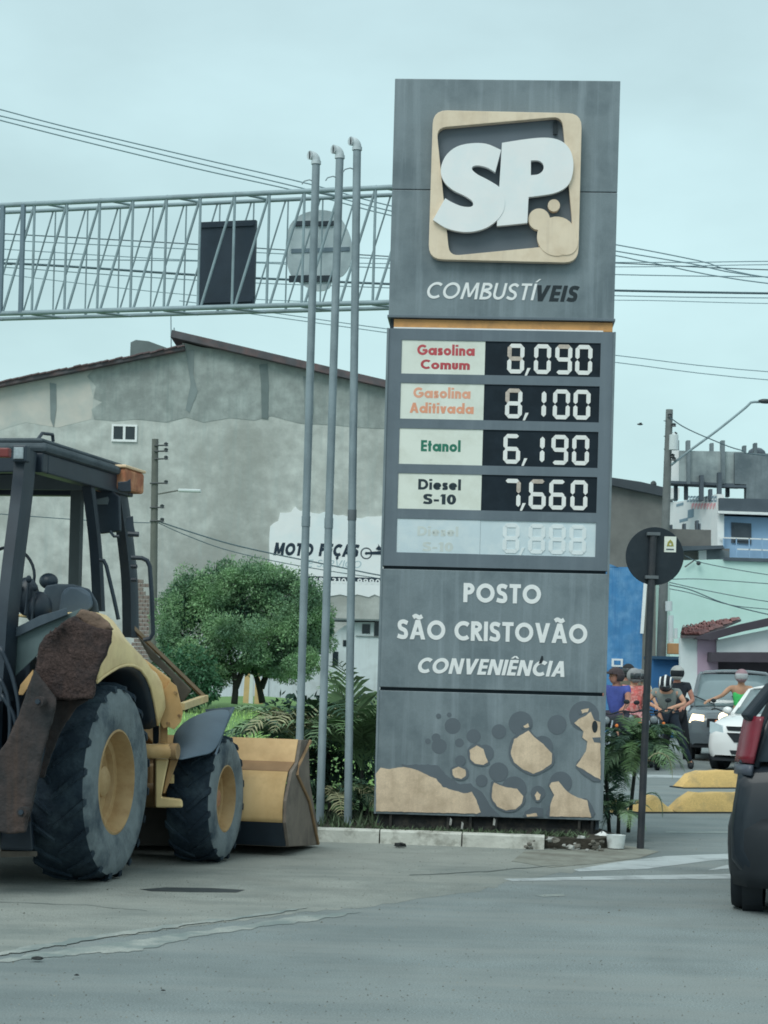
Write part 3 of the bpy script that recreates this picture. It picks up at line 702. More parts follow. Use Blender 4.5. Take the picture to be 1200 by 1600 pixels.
for px_ in (3, 35):
    x, _ = GF.py(px_, 400); MB().box(x-.024, x+.024, -.03, .015, ZB, ZT).build('splice_post', m_steel2, Gn)
MB().tube([(XR-.05,.17,0),(XR-.05,.17,ZT+.1)], .11, 16).build('column', m_steel2, Gn, smooth='auto')
MB().tube([(XL+.05,.17,0),(XL+.05,.17,ZT+.1)], .11, 16).build('column', m_steel2, Gn, smooth='auto')
# signs hanging on the gantry, seen from behind
m_signback = mat('dark sign back', tv(34,48,58), .5, .12, 5)
F2 = Frame('traffic_signboard', W(353.5,477,22.9), yaw, 'dark rectangular signboard hung in the gantry, seen from behind', 'traffic sign')
q = F2.rect(311,347,396,478); MB().box(q[0]+.0, q[1], 0, .06, q[2], q[3]).build('board', m_signback, F2.e, bevel=.004)
for zz in (.06,.94):
    MB().box(q[0]+.02, q[1]-.02, -.02, -.001, q[2]+(q[3]-q[2])*zz-.012, q[2]+(q[3]-q[2])*zz+.012).build('rail', m_signback, F2.e)
F2 = Frame('round_traffic_sign', W(499,455,22.4+.35), yaw, 'pale round traffic sign on the gantry behind the pipe masts, back view', 'traffic sign')
o2 = [(482,331),(503,328),(524,333),(537,348),(547,370),(550,392),(546,415),(535,431),(520,437),(514,450),(500,455),(485,452),(462,438),(452,425),(447,400),(447,375),(453,352),(466,338)]
m_pale = mat('pale aluminium sign back', tv(160,178,178), .45, .05, 3, dirt=tv(130,148,150), damt=.5, dscale=3)
MB().prism([F2.py(*p) for p in smoothpoly(o2, 3)], 0, .02).build('disc', m_pale, F2.e)
for (xa, ya, xb, yb) in ((459,346,486,352),(497,346,521,352),(452,431,484,440),(493,431,521,439)):
    q = F2.rect(xa, ya, xb, yb, -.02); MB().box(q[0], q[1], -.03, -.001, q[2], q[3]).build('clamp_rail', m_core, F2.e)
MB().box(*[f for f in F2.rect(455,389,546,392,-.01)[:2]], -.012, -.001, *F2.rect(455,389,546,392,-.01)[2:]).build('seam_rail', m_steel2, F2.e)

# ================================================================== BIG GABLE HOUSE
m_plaster = mat('bare cement render', tv(157,167,160), .95, .20, 2.4, grain=.18, dirt=tv(128,136,129), damt=.85, dscale=.42, streak=tv(132,150,146), samt=.35, bump=.5, bscale=8)
m_cement = mat('newer dark render', tv(132,144,139), .95, .22, 2.6, grain=.18, dirt=tv(108,118,114), damt=.8, dscale=.8, streak=tv(104,120,116), samt=.5, bump=.5, bscale=8)
m_stain = mat('pilaster patch', tv(92,106,104), .95, .12, 3)
m_rooftile = mat('dark roof tiles', tv(74,76,78), .9, .2, 3, dirt=tv(110,84,78), damt=.5, dscale=2)
m_redtile = mat('red roof tiles', tv(134,100,96), .9, .2, 5, dirt=tv(92,84,84), damt=.6, dscale=2)
m_glassd = mat('dark window glass', tv(30,40,44), .15, .1, 3, spec=.6)
m_frame = mat('white window frame', tv(196,214,214), .5, .05, 5)
HF = Frame('gable_house', (W(283,900,60).x, 60, 0), 0, 'large bare cement house with low gable roof behind the round tree', 'house'); H = HF.e
def HP(*pts, yl=0.0): return [HF.py(*p, yl) for p in pts]
pk = HF.py(283,533); le = HF.py(-60,618); pk2 = HF.py(290,549); re = HF.py(690,628)
wall = [(le[0],-.05),(re[0],-.05),re,(pk[0]+.05,pk[1]-.05),(pk[0]-.05,pk2[1]),le]
MB().prism(wall, 0, 12).build('wall', m_plaster, H)
def slab(a, b, t, y0, y1, nm_, m):
    d = Vector((b[0]-a[0], b[1]-a[1])).normalized(); n = Vector((-d.y, d.x)); n = n if n.y > 0 else -n
    return MB().prism([a, b, (b[0]+n.x*t, b[1]+n.y*t), (a[0]+n.x*t, a[1]+n.y*t)], y0, y1).build(nm_, m, H)
slab((le[0]-.4, le[1]-.1), pk2, .14, -.35, 12.3, 'roof', m_rooftile)
slab((pk[0]-.3, pk[1]+.07), (re[0]+.4, re[1]-.08), .22, -.35, 12.3, 'roof', m_rooftile)
# verge tiles, red, along the rising edge
n = 34; a, b = Vector((le[0]-.3, le[1]+.07)), Vector((pk2[0]+.0, pk2[1]+.12)); d = (b-a)/n
vt = None
for i in range(n):
    c = a + d*(i+.5)
    if vt is None:
        vt = MB().prism([(-d.length*.52,-.03),(d.length*.52,-.012),(d.length*.52,.025),(-d.length*.52,.012)], -.12, .12).build('verge_tile', mat('weathered verge tiles', tv(86,76,76), .9, .25, 5), H, loc=(c.x,-.3,c.y)); vt.rotation_euler = (0,-math.atan2(d.y,d.x),0)
    else: rep(vt, H, (c.x, -.3+random.uniform(-.03,.03), c.y+random.uniform(-.015,.02)))
q = HF.rect(204,532,262,556,2.0); pts_ = [HF.py(*p, 2.0) for p in ((203,560),(204,535),(212,531),(232,533),(265,545),(265,560))]
MB().prism(pts_, 2.0, 5).build('roof_box', m_stain, H)
ap_ = HF.py(268,535,1.0); at_ = HF.py(267,493,1.0)
MB().tube([(ap_[0],1,ap_[1]-.3),(at_[0],1,at_[1])], .018, 6).build('antenna_mast', m_steel, H)
MB().tube([(HF.py(272,512,1.0)[0],1,HF.py(272,512,1.0)[1]),(HF.py(273,530,1.0)[0],1,HF.py(273,530,1.0)[1])], .02, 6).build('antenna_rod', m_steel, H)
# darker render patch under the ridge
dk = [(136,588),(150,604),(146,622),(160,628),(143,640),(147,655),(180,658),(214,655),(260,660),(292,652),(318,660),(360,653),(398,657),(424,650),(470,662),(520,664),(560,668),(640,672),(690,676),(690,632),(640,612),(560,594),(460,570),(360,549),(285,538),(210,556),(150,574)]
MB().prism([HF.py(*p) for p in dk], -.012, 0).build('render_patch', m_cement, H)
for pl in ([(405,570),(418,568),(420,600),(419,655),(409,654),(408,600)], [(474,588),(488,590),(490,640),(484,700),(478,690),(476,640)], [(78,598),(88,600),(88,640),(84,668),(79,655)], [(290,548),(304,546),(302,585),(309,612),(296,645),(290,640),(298,600)]):
    MB().prism([HF.py(*p) for p in pl], -.022-.001*len(pl), -.011).build('render_streak', m_stain if pl[0][0] == 405 else mat('soft render stain', tv(108,122,120), .95, .12, 2), H)
for pts_ in ([(0,600),(136,582),(146,622),(143,655),(90,668),(40,660),(0,672)],):
    MB().prism([HF.py(*p) for p in pts_], -.006, 0).build('render_patch', mat('pale render', tv(168,172,162), .95, .07, 1.2, dirt=tv(136,154,150), damt=.6, dscale=.6), H)
# small window
q = HF.rect(175,663,214,691)
wf = MB().prism([(q[0],q[2]),(q[1],q[2]),(q[1],q[3]),(q[0],q[3])], -.06, -.001, [[(a_,q[2]+.07),(a_+(q[1]-q[0])/2-.10,q[2]+.07),(a_+(q[1]-q[0])/2-.10,q[3]-.06),(a_,q[3]-.06)] for a_ in (q[0]+.06,(q[0]+q[1])/2+.035)]).build('window', m_frame, H)
MB().box(q[0]+.05, q[1]-.05, -.03, -.002, q[2]+.05, q[3]-.05).build('pane', m_glassd, wf)
# painted mural patch
def Z6(p): return (400 + p[0]*.183333, 780 + p[1]*.183333)
m_mural = mat('whitewashed advert', tv(196,216,216), .9, .03, 2, dirt=tv(178,200,200), damt=.5, dscale=.9)
m_mtxt = mat('black mural paint', tv(34,48,58), .9, .1, 8); m_mtxt2 = mat('faded mural paint', tv(150,172,174), .9, .06, 8)
mu = [(118,640),(116,500),(112,400),(115,290),(122,230),(150,205),(190,185),(198,150),(205,115),(250,118),(300,110),(318,80),(335,62),(352,82),(375,100),(440,100),(480,118),(540,125),(580,108),(640,125),(700,140),(740,135),(800,155),(900,165),(940,150),(1080,145),(1200,150),(1400,150),(1400,835),(1100,822),(1060,832),(1010,812),(960,835),(900,820),(860,812),(800,832),(720,812),(640,825),(560,800),(400,780),(118,780)]
MB().prism([HF.py(*Z6(p)) for p in mu], -.03, 0).build('painted_advert', m_mural, H)
lettering('MOTO', HF, 427, 491, 867.5, 20, .27, m_mtxt, -.03, .004, shear=.2, gap=.10, parent=H)
lettering('PEÇAS', HF, 497.5, 562, 869, 20, .27, m_mtxt, -.03, .004, shear=.2, gap=.10, parent=H)
lettering('E SERVIÇO', HF, 480, 566, 885.5, 11.5, .14, m_mtxt2, -.03, .004, shear=.2, gap=.12, parent=H)
q = HF.rect(479,900,700,912.5); MB().box(q[0], q[1], -.034, -.001, q[2], q[3]).build('number_band', m_mtxt, H)
lettering('(88) 3104 9990', HF, 484, 594, 910.5, 8.5, .18, m_frame, -.034, .004, gap=.14, parent=H)
c_ = HF.py(*Z6((940,462))); rr_ = abs(HF.py(*Z6((990,462)))[0]-c_[0])
MB().prism(circle(*c_, rr_, 28), -.036, -.03, [circle(*c_, rr_*.80, 28)]).build('painted_wheel', m_mtxt, H)
MB().prism(circle(*c_, rr_*.25, 12), -.038, -.03).build('painted_hub', m_mtxt, H)
MB().prism([HF.py(*Z6(p)) for p in ((945,452),(1075,440),(1140,400),(1150,420),(1080,475),(945,470))], -.040, -.03).build('painted_fork', m_mtxt, H)
MB().prism([HF.py(*Z6(p)) for p in ((1020,425),(1045,395),(1040,380),(1060,410),(1110,400),(1100,440),(1040,435))], -.044, -.03).build('painted_fork', m_mtxt, H)

# low white house front and garden wall under the advert
m_wwall = mat('old white garden wall', tv(172,188,186), .9, .08, 1.5, dirt=tv(140,152,148), damt=.7, dscale=.9, streak=tv(150,160,156), samt=.5)
F3 = Frame('garden_wall', (W(470,1050,57).x, 57, 0), 0, 'low white wall seen between the tree trunks and the palms', 'wall')
q = F3.rect(318,985,700,1100); MB().box(q[0], q[1], 0, .2, -.05, q[3]-.5).build('wall', m_wwall, F3.e)
MB().box(q[0]-.03, q[1]+.03, -.04, .24, q[3]-.5, q[3]-.42).build('coping', m_stain, F3.e)
for x_ in [q[0]+i*(q[1]-q[0])/4 for i in range(5)]: MB().box(x_-.14, x_+.14, -.06, .26, -.05, q[3]-.2).build('pier', m_wwall, F3.e)
F3 = Frame('market_stall_front', (W(555,1000,54).x, 54, 0), 0, 'pale shop front with dark openings right below the painted advert', 'shop')
MB().prism([F3.py(*p) for p in ((512,1085),(512,1005),(528,985),(548,972),(640,972),(640,1085))], 0, 2).build('wall', m_wwall, F3.e)
for r_ in ((520,1018,528,1040),(566,975,578,990),(585,968,600,996),(536,1000,541,1010)):
    q = F3.rect(*r_); MB().box(q[0], q[1], -.02, .02, q[2], q[3]).build('opening', m_glassd, F3.e)
q = F3.rect(512,966,640,972); MB().box(q[0]-.1, q[1], -.3, 2.1, q[2], q[3]).build('roof', m_stain, F3.e)
q = F3.rect(556,993,640,996); MB().box(q[0], q[1], -.05, .0, q[2], q[3]).build('ledge', m_cement, F3.e)
# brick ruin by the pole
m_brick = mat('rough bricks', tv(128,104,88), .95, .3, 9, dirt=tv(104,112,104), damt=.7, dscale=3)
m_brick = mat('grey rough bricks', tv(112,104,96), .95, .3, 9, dirt=tv(104,112,104), damt=.8, dscale=3)
F3 = Frame('brick_pier', (W(226,960,56).x, 56, 0), 0, 'stump of rough brick wall beside the left utility pole', 'wall')
rb_ = None; q = F3.rect(212,905,241,1080); z = 0; row = 0
while z < q[3]:
    for i in range(4):
        x = q[0] + i*.15 + (.07 if row % 2 else 0)
        if z > q[3]-.5 and i > 1+random.random()*2: continue
        if rb_ is None: rb_ = MB().box(-.07,.07,0,.12,0,.10).build('brick', m_brick, F3.e, loc=(x,0,z))
        else: rep(rb_, F3.e, (x, random.uniform(-.02,.02), z))
    z += .115; row += 1

# ================================================================== UTILITY POLES
m_conc = mat('old concrete pole', tv(92,98,92), .9, .1, 5, dirt=tv(70,78,74), damt=.5, dscale=2)
m_conc2 = mat('old concrete pole, paler', tv(98,106,104), .9, .1, 5, dirt=tv(76,86,84), damt=.5, dscale=2)
m_ins = mat('dark insulators', tv(52,60,62), .4, .1, 5); m_insw = mat('white porcelain', tv(176,190,188), .35, .05, 5)
b = W(238,1100,50); e_ = empty('utility_pole', (b.x,50,0)); tag(e_, 'slender weathered utility pole in front of the cement house wall', 'utility pole')
t = W(242.5,686,50); v = Vector((t.x-b.x, 0, t.z)); UP = e_
MB().tube([(0,0,0), v], .115, 12, r2=.085).build('pole', m_conc, e_, smooth='auto')
def onp(py_, px_=None): p = W(px_ if px_ else 242, py_, 50); return Vector((p.x-b.x, 0, p.z))
for i, yy in enumerate((697,706,718,756,794,815)):
    p = onp(yy); s_ = .13
    MB().tube([p+Vector((-.12 if i > 2 else 0,-.1,0)), p+Vector((.30 if i < 4 else .2,-.1,.02))], .022, 6).build('bracket', m_ins, e_)
    MB().lathe([(-.05,.02),(-.04,.06),(0,.045),(.03,.06),(.06,.02)], tuple(p+Vector((.30 if i < 4 else .2,-.1,.04))), 'z', 8).build('insulator', m_ins, e_)
p0, p1, p2, p3 = onp(772,247), onp(767,275), onp(766,285), onp(765,314)
MB().tube([p0, p1, p2], .02, 6).build('lamp_arm', m_conc, e_)
MB().box(p2.x-.1, p3.x, -.12, .12, p2.z-.045, p2.z+.03).build('lamp_head', m_insw, e_, bevel=.02)
D_ = 54; b = W(1030,1110,D_); e_ = empty('street_lamp_pole', (b.x,D_,0)); tag(e_, 'tall concrete pole carrying a long curved street lamp arm at right', 'street lamp')
t = W(1046,640,D_); v = Vector((t.x-b.x, 0, t.z))
MB().tube([(0,0,0), v], .15, 12, r2=.10).build('pole', m_conc2, e_, smooth='auto')
def onq(px_, py_): p = W(px_, py_, D_); return Vector((p.x-b.x, 0, p.z))
MB().tube(openspline([onq(1048,727)+Vector((0,-.1,0)), onq(1075,706), onq(1120,673), onq(1160,641), onq(1168,634), onq(1173,629)], 4)+[onq(1178,628), onq(1190,628)], .035, 8).build('lamp_arm', m_steel, e_, smooth=True)
q = onq(1196,627); MB().ell(tuple(q), (.22,.12,.07), 12, 6).build('lamp_head', m_ins, e_, smooth=True)
MB().lathe([(-.22,.0),(-.22,.13),(.20,.13),(.22,.06),(.28,0)], tuple(onq(1051,692)+Vector((0,-.2,0))), 'z', 12).build('transformer', m_insw, e_, smooth='auto')
for px_, py_ in ((1052,665),(1054,679),(1051,699),(1050,713),(1046,650),(1052,718)):
    q = onq(px_, py_); MB().lathe([(-.05,.02),(-.04,.07),(0,.05),(.03,.07),(.06,.02)], (q.x, -.12, q.z), 'z', 8).build('insulator', m_ins, e_)
for py_ in (658,682,702,722,742,762,782): q = onq(1040, py_); MB().tube([(q.x-.06,-.05,q.z),(q.x+.1,-.05,q.z)], .012, 5).build('step_bolt', m_ins, e_)
for px_, y0, y1, r in ((1046,962,1004,.08),(1043,940,955,.10),(1054,982,998,.05)):
    a_, b_ = onq(px_, y1), onq(px_, y0); MB().tube([(a_.x,-.25,a_.z),(b_.x,-.25,b_.z)], r, 10).build('meter_tube', m_insw, e_, smooth='auto')
q0, q1 = onq(1040,1022), onq(1066,1006); MB().box(q0.x, q1.x, -.5, -.2, q0.z, q1.z).build('meter_box', mat('orange box', tv(150,118,80), .7, .1, 6), e_, bevel=.02)

# ================================================================== WIRES
m_wire = mat('overhead cable', tv(66,86,92), .6, .05, 5)
m_wiret = mat('thin weathered cable', tv(104,128,134), .6, .05, 5)
def wire(pts, D0, D1, r, lab, grp, m=None):
    (xa_, ya_), (xb_, yb_) = pts[-2], pts[-1]
    if xb_ >= 1240: pts = pts + [(xb_+700, yb_+(yb_-ya_)/(xb_-xa_)*700*.6)]
    (xa_, ya_), (xb_, yb_) = pts[1], pts[0]
    if xb_ <= -40: pts = [(xb_-700, yb_+(yb_-ya_)/(xb_-xa_)*-700)] + pts
    n = len(pts); P3 = []
    x0_, x1_ = pts[0][0], pts[-1][0]
    for x, y in pts: P3.append(W(x, y, D0 + (D1-D0)*(x-x0_)/(x1_-x0_)))
    P3 = openspline(P3, 5); o = P3[0].copy()
    c = MB().tube([p-o for p in P3], r, 5).build('power_cable', m or m_wiret, loc=o); tag(c, lab, 'cable', grp); return c
for i, pp in enumerate([[(-60,155),(0,171),(110,200),(300,245),(485,288),(612,322),(780,352),(960,382),(1090,407),(1240,440)],
        [(-60,167),(0,181),(110,207),(300,253),(480,296),(612,330),(780,362),(960,392),(1080,412),(1240,438)],
        [(-60,174),(0,188),(110,216),(300,262),(470,300),(612,337),(780,368),(960,399),(1020,411),(1240,448)]]):
    wire(pp, 30, 34, .011, ('uppermost','middle','lowest')[i] + ' of the three cables sloping down from the upper left corner of the sky', 'cables sloping down from the upper left sky')
wl = [([(-40,362),(0,365),(310,382),(612,401),(780,407),(960,411),(1240,423)], .012, 'cable crossing behind the gantry just above its middle'),
 ([(-40,372),(0,375),(310,390),(612,405),(780,409),(1060,410),(1240,408)], .010, 'thin cable crossing behind the gantry, second from its top'),
 ([(-40,387),(0,389),(310,407),(612,412),(960,417),(1240,413)], .009, 'faint level cable halfway up the gantry'),
 ([(-40,402),(0,405),(310,408),(612,419),(960,429),(1240,433)], .011, 'cable crossing the middle of the gantry and ending at right under the bundle'),
 ([(-40,408),(0,411),(100,416),(310,430),(450,437),(612,444),(780,450),(960,454),(1240,459)], .024, 'thick dark cable across the lower half of the gantry'),
 ([(-40,413),(0,417),(310,438),(612,450),(960,462),(1240,466)], .010, 'thin cable running just under the thick dark one'),
 ([(-40,424),(0,428),(310,462),(612,474),(960,469),(1240,475)], .008, 'faint lowest cable seen through the gantry')]
for pp, r, l in wl: wire(pp, 36, 40, r, l, 'cables running across behind the gantry', m_wire if r > .011 else m_wiret)
for i, pp in enumerate([[(280,470),(420,488),(605,514),(780,535),(960,555),(1240,584)], [(300,478),(440,497),(605,520),(780,545),(960,566),(1240,597)]]):
    wire(pp, 40, 46, .010, ('upper','lower')[i] + ' of the two thin cables below the gantry, passing behind the sign', 'thin cables below the gantry')
for i, pp in enumerate([[(245,814),(300,832),(360,850),(430,866),(520,884),(600,900),(700,915)], [(245,816),(290,836),(350,858),(430,877),(520,893),(600,905),(700,922)], [(245,817),(200,816),(120,812),(-40,800)]]):
    wire(pp, 50, 50, .018 if i == 0 else .012, ('upper dark cable sagging right from the slender pole across the cement wall','lower cable sagging right from the slender pole across the cement wall','cable running left from the slender pole behind the cab')[i], None, m_wire)
for i, pp in enumerate([[(1046,652),(1070,668),(1110,686),(1160,704),(1240,716)], [(1070,868),(1100,880),(1200,898),(1300,908)], [(1046,905),(1100,905),(1200,912),(1300,918)], [(1046,910),(1100,922),(1200,940),(1300,950)], [(1046,914),(1080,922),(1130,942),(1200,960),(1300,980)], [(1046,920),(1080,927),(1140,945),(1200,952),(1300,962)]]):
    wire(pp, 53, 50, .016 if i in (0,4) else .012, ('cable sagging from the top of the street lamp pole towards the unfinished building','highest of the cables over the pale green wall','second cable down over the pale green wall','third cable down over the pale green wall','lowest dark cable over the pale green wall','fourth cable down over the pale green wall')[i], 'cables over the green wall' if i else None, m_wire)

# ================================================================== BUILDINGS AT RIGHT
def house(name, D, lab, cat='building', x=1100): return Frame(name, (W(x,1000,D).x, D, 0), 0, lab, cat)
m_br = mat('brown stained render', tv(100,104,100), .95, .12, 1.5, dirt=tv(80,84,82), damt=.7, dscale=.7)
F4 = house('plaster_house', 60, 'brown stained plaster house directly right of the price sign', x=980)
pp = [F4.py(*p) for p in ((840,735),(953,757),(1038,775))]
MB().prism([(pp[0][0],-.05),(pp[2][0],-.05),pp[2],pp[1],pp[0]], 0, 6).build('wall', m_br, F4.e)
pr_ = [F4.py(*p) for p in ((840,717),(953,747),(1000,754),(1038,763),(1038,777),(953,759),(840,737))]
MB().prism(pr_, -.25, 6.2).build('roof', mat('dark roof edge', tv(58,66,70), .9, .1, 3), F4.e)
q = F4.py(1021,760); MB().ell((q[0],0,q[1]+.06), (.10,.10,.12), 8, 6).build('roof_knob', m_ins, F4.e)
m_bluew = mat('worn blue wall paint', tv(62,116,156), .85, .12, 3, dirt=tv(98,144,176), damt=.7, dscale=2.6, streak=tv(38,86,132), samt=.6)
F4 = house('blue_wall', 53, 'worn bright blue painted wall right beside the price sign', 'wall', 980)
q = F4.rect(860,884,1001,1100); MB().box(q[0], q[1], 0, .25, -.05, q[3]).build('wall', m_bluew, F4.e)
MB().prism([F4.py(*p) for p in ((860,872),(950,880),(975,890),(985,884),(1002,893),(1002,884),(860,860))][:3]+[F4.py(985,886), F4.py(860,886)], 0.01, .2).build('coping', m_bluew, F4.e)
a_ = F4.py(1008,905); b_ = F4.py(1002,990); MB().beam((b_[0],-.1,b_[1]),(a_[0],-.1,a_[1]), .09, .06).build('white_rail', m_frame, F4.e)
q = F4.rect(956,1029,973,1042,-.05); nt_ = MB().box(q[0], q[1], -.06, -.001, q[2], q[3]).build('notice', m_frame, F4.e); MB().box(q[0]+.06, q[1]-.06, -.065, -.061, q[2]+.05, q[3]-.05).build('notice_face', m_bluew, nt_)
F4 = house('blue_kiosk', 50, 'blue kiosk with navy panel behind the riders', 'kiosk', 1035)
q = F4.rect(1020,1029,1062,1110); MB().box(q[0], q[1], 0, 1.4, -.0, q[3]).build('booth', mat('blue kiosk paint', tv(40,88,130), .7, .1, 3), F4.e, bevel=.02)
q = F4.rect(1018,1025,1066,1031); MB().box(q[0], q[1], -.2, 1.5, q[2], q[3]).build('roof', mat('teal kiosk edge', tv(40,70,92), .7, .1, 3), F4.e)
q = F4.rect(1062,1026,1079,1058); nv = MB().box(q[0], q[1], -.1, 0, q[2], q[3]).build('signboard', mat('navy panel', tv(50,60,116), .6, .08, 4), F4.e)
q = F4.rect(1064,1036,1076,1043,-.1); MB().box(q[0], q[1], -.115, -.101, q[2], q[3]).build('yellow_band', mat('pale yellow print', tv(196,206,140), .6, .1, 4), nv)
# pale blue building with unfinished concrete storey
m_cgrey = mat('raw mossy concrete', tv(108,122,124), .95, .12, 1.2, dirt=tv(74,88,92), damt=.85, dscale=.6, streak=tv(84,98,100), samt=.6)
m_cpale = mat('pale washed render', tv(138,154,152), .95, .10, 1.2, dirt=tv(94,108,110), damt=.85, dscale=.7, streak=tv(112,126,126), samt=.5)
m_cdark = mat('dark raw concrete', tv(74,86,92), .95, .12, 1.6, dirt=tv(60,72,78), damt=.6, dscale=.8)
m_lblue = mat('light blue facade', tv(132,166,190), .85, .05, 2, dirt=tv(116,150,174), damt=.5, dscale=.8)
m_adw = mat('white advert side wall', tv(196,212,214), .85, .03, 2, dirt=tv(170,190,190), damt=.6, dscale=.9)
F5 = house('unfinished_building', 70, 'tall building with light blue facade and raw concrete top storey', x=1120); U = F5.e
def up_(poly, y0, y1, nm_, m, par=None): return MB().prism([F5.py(*p, y0) for p in poly], y0, y1).build(nm_, m, par or U)
up_([(1124,806),(1300,812),(1300,1100),(1124,1100)], 0, 8, 'facade', m_lblue)
up_([(1124,778),(1300,782),(1300,806),(1124,800)], -.5, 8, 'balcony_parapet', m_cdark)
up_([(1122,798),(1300,804),(1300,808),(1122,802)], -.6, -.4, 'ledge', m_frame)
w_ = up_([(1143,816),(1174,818),(1174,850),(1143,848)], -.06, .0, 'window', m_cdark); up_([(1146,820),(1171,821),(1171,846),(1146,845)], -.1, -.061, 'pane', mat('brown shutter', tv(62,74,80), .7, .15, 3), w_)
up_([(1124,839),(1300,845),(1300,847),(1124,841)], -.5, -.45, 'rail', m_frame)
up_([(1152,857),(1300,862),(1300,864),(1152,859)], -.5, -.45, 'rail', m_frame)
for x in (1130,1150,1170,1190,1210): up_([(x,841),(x+1.5,841),(x+1.5,872),(x,872)], -.5, -.46, 'rail_post', m_lblue)
# side wall seen at an angle, with painted advert
sA, sB = W(1124,790,69.5), W(1000,800,80)
yawS = math.atan2(sA.y-sB.y, sA.x-sB.x)
F6 = Frame('advert_side_wall', (sA.x, sA.y, 0), yawS, 'white side wall with red painted advert under the raw concrete storey', 'wall')
MB().prism([F6.py(*p) for p in ((1012,785),(1060,784),(1121,772),(1121,873),(1104,873),(1012,900))], 0, .25).build('wall', m_adw, F6.e)
m_redp = mat('faded red advert paint', tv(196,150,152), .85, .12, 5); m_navp = mat('faded navy advert paint', tv(110,136,146), .85, .1, 5)
for i in range(10):
    if i == 5: continue
    q = F6.rect(1074+i*4.7, 775.6, 1077.4+i*4.7, 783.6); MB().prism([(q[0],q[2]),(q[1],q[2]),(q[1],q[3]),(q[0],q[3])], -.01, 0, [[(q[0]+.06,q[2]+.06),(q[1]-.02,q[2]+.06),(q[1]-.02,q[3]-.07),(q[0]+.06,q[3]-.07)]]).build('painted_mark', m_navp, F6.e)
for i in range(8):
    q = F6.rect(1081+i*4.8, 786.5, 1084.3+i*4.8, 795); MB().prism([(q[0],q[2]),(q[0]+.05,q[2]),(q[1]-.05,q[3]-.05),(q[1],q[2]),(q[1],q[3]),(q[0],q[3]-.02)], -.01, 0).build('painted_mark', m_redp, F6.e)
for r_ in ((1075,797,1084,808),(1062,812,1075,813.5),(1057,788,1068,789)): q = F6.rect(*r_); MB().box(q[0], q[1], -.01, 0, q[2], q[3]).build('painted_mark', m_navp, F6.e)
q = F6.rect(1012,774,1050,779,-.1); MB().box(q[0], q[1], -.12, .2, q[2], q[3]).build('coping', m_frame, F6.e)
q = F6.rect(1013,779,1040,784,-.1); MB().box(q[0], q[1], -.1, .2, q[2], q[3]).build('dark_gap', m_cdark, F6.e)
# concrete storey
up_([(1062,704),(1165,706),(1165,757),(1062,752)], 1.0, 1.3, 'concrete_wall', m_cpale)
up_([(1148,707),(1300,712),(1300,790),(1166,786),(1166,757),(1148,756)], .8, 1.25, 'concrete_wall', m_cgrey)
up_([(1046,703),(1062,704),(1062,753),(1046,751)], 1.2, 2.0, 'concrete_wall', m_adw)
up_([(1046,751),(1160,756),(1160,760),(1046,755)], .9, 1.9, 'floor_slab', m_cdark)
for x, y0, y1, y_ in ((1059,688,704,1.4),(1076,688,756,.85),(1113,692,706,1.4),(1130,688,756,.82),(1164,696,709,1.4),(1181,692,710,1.2),(1057,752,782,1.6),(1073,752,780,1.3),(1097,742,782,.7),(1125,738,806,.3),(1138,757,776,1.4),(1111,764,782,.4)):
    hw = 2.3 if y1-y0 < 40 else 2.8
    up_([(x-hw,y0),(x+hw,y0),(x+hw,y1),(x-hw,y1)], y_, y_+.35, 'column', m_cdark if y1 > 770 else m_cgrey)
up_([(1125,757),(1166,758),(1166,762),(1125,761)], .75, 1.2, 'lintel', m_cdark)
MB().ell(tuple([F5.py(1199,700)[0], 2, F5.py(1199,700)[1]]), (.35,.35,.25), 10, 6).build('water_tank', m_cdark, U, smooth=True)
# low brown parapet roofs in front
F7 = house('parapet_annex', 62, 'low brownish annex with parapet between the round sign and the blue facade', x=1080)
def an(poly, y0, y1, nm_, m): return MB().prism([F7.py(*p, y0) for p in poly], y0, y1).build(nm_, m, F7.e)
an([(1040,826),(1111,828),(1111,855),(1040,856)], 0, 3, 'parapet', m_br); an([(1040,854),(1130,852),(1132,857),(1040,862)], -.3, 3, 'ledge', m_cdark)
an([(1040,860),(1140,857),(1140,1090),(1040,1090)], .3, 3, 'wall', m_br); an([(1092,858),(1104,857),(1104,876),(1092,876)], .1, .35, 'white_pier', m_adw)
an([(1104,858),(1122,857),(1140,862),(1140,876),(1104,876)], .15, .4, 'grey_tank', m_cgrey)
for x, y0 in ((1049,820),(1070,818),(1090,813),(1093,818)): an([(x-2,y0),(x+2,y0),(x+2,829),(x-2,829)], .1, .4, 'stub', m_cdark)
# green wall house
m_green = mat('pale mint wall', tv(172,206,196), .9, .02, 1.5, dirt=tv(154,192,178), damt=.5, dscale=.5)
F8 = house('mint_house', 57, 'plain pale mint green wall behind the tiled house', 'house', 1120)
MB().prism([F8.py(*p) for p in ((1047,876),(1120,874),(1310,880),(1310,1100),(1047,1100))], 0, 5).build('wall', m_green, F8.e)
MB().prism([F8.py(*p) for p in ((1130,871),(1310,876),(1310,882),(1130,876))], -.1, 5.1).build('ledge', m_cdark, F8.e)
q = F8.py(1091,880,-.1); MB().ell((q[0],-.15,q[1]), (.07,.07,.07), 8, 6).build('wall_lamp', m_ins, F8.e)
a_, b_ = F8.py(1070,886,-.1), F8.py(1084,876,-.1); MB().tube([(a_[0],-.1,a_[1]),(b_[0],-.1,b_[1])], .02, 5).build('wall_bracket', m_ins, F8.e)
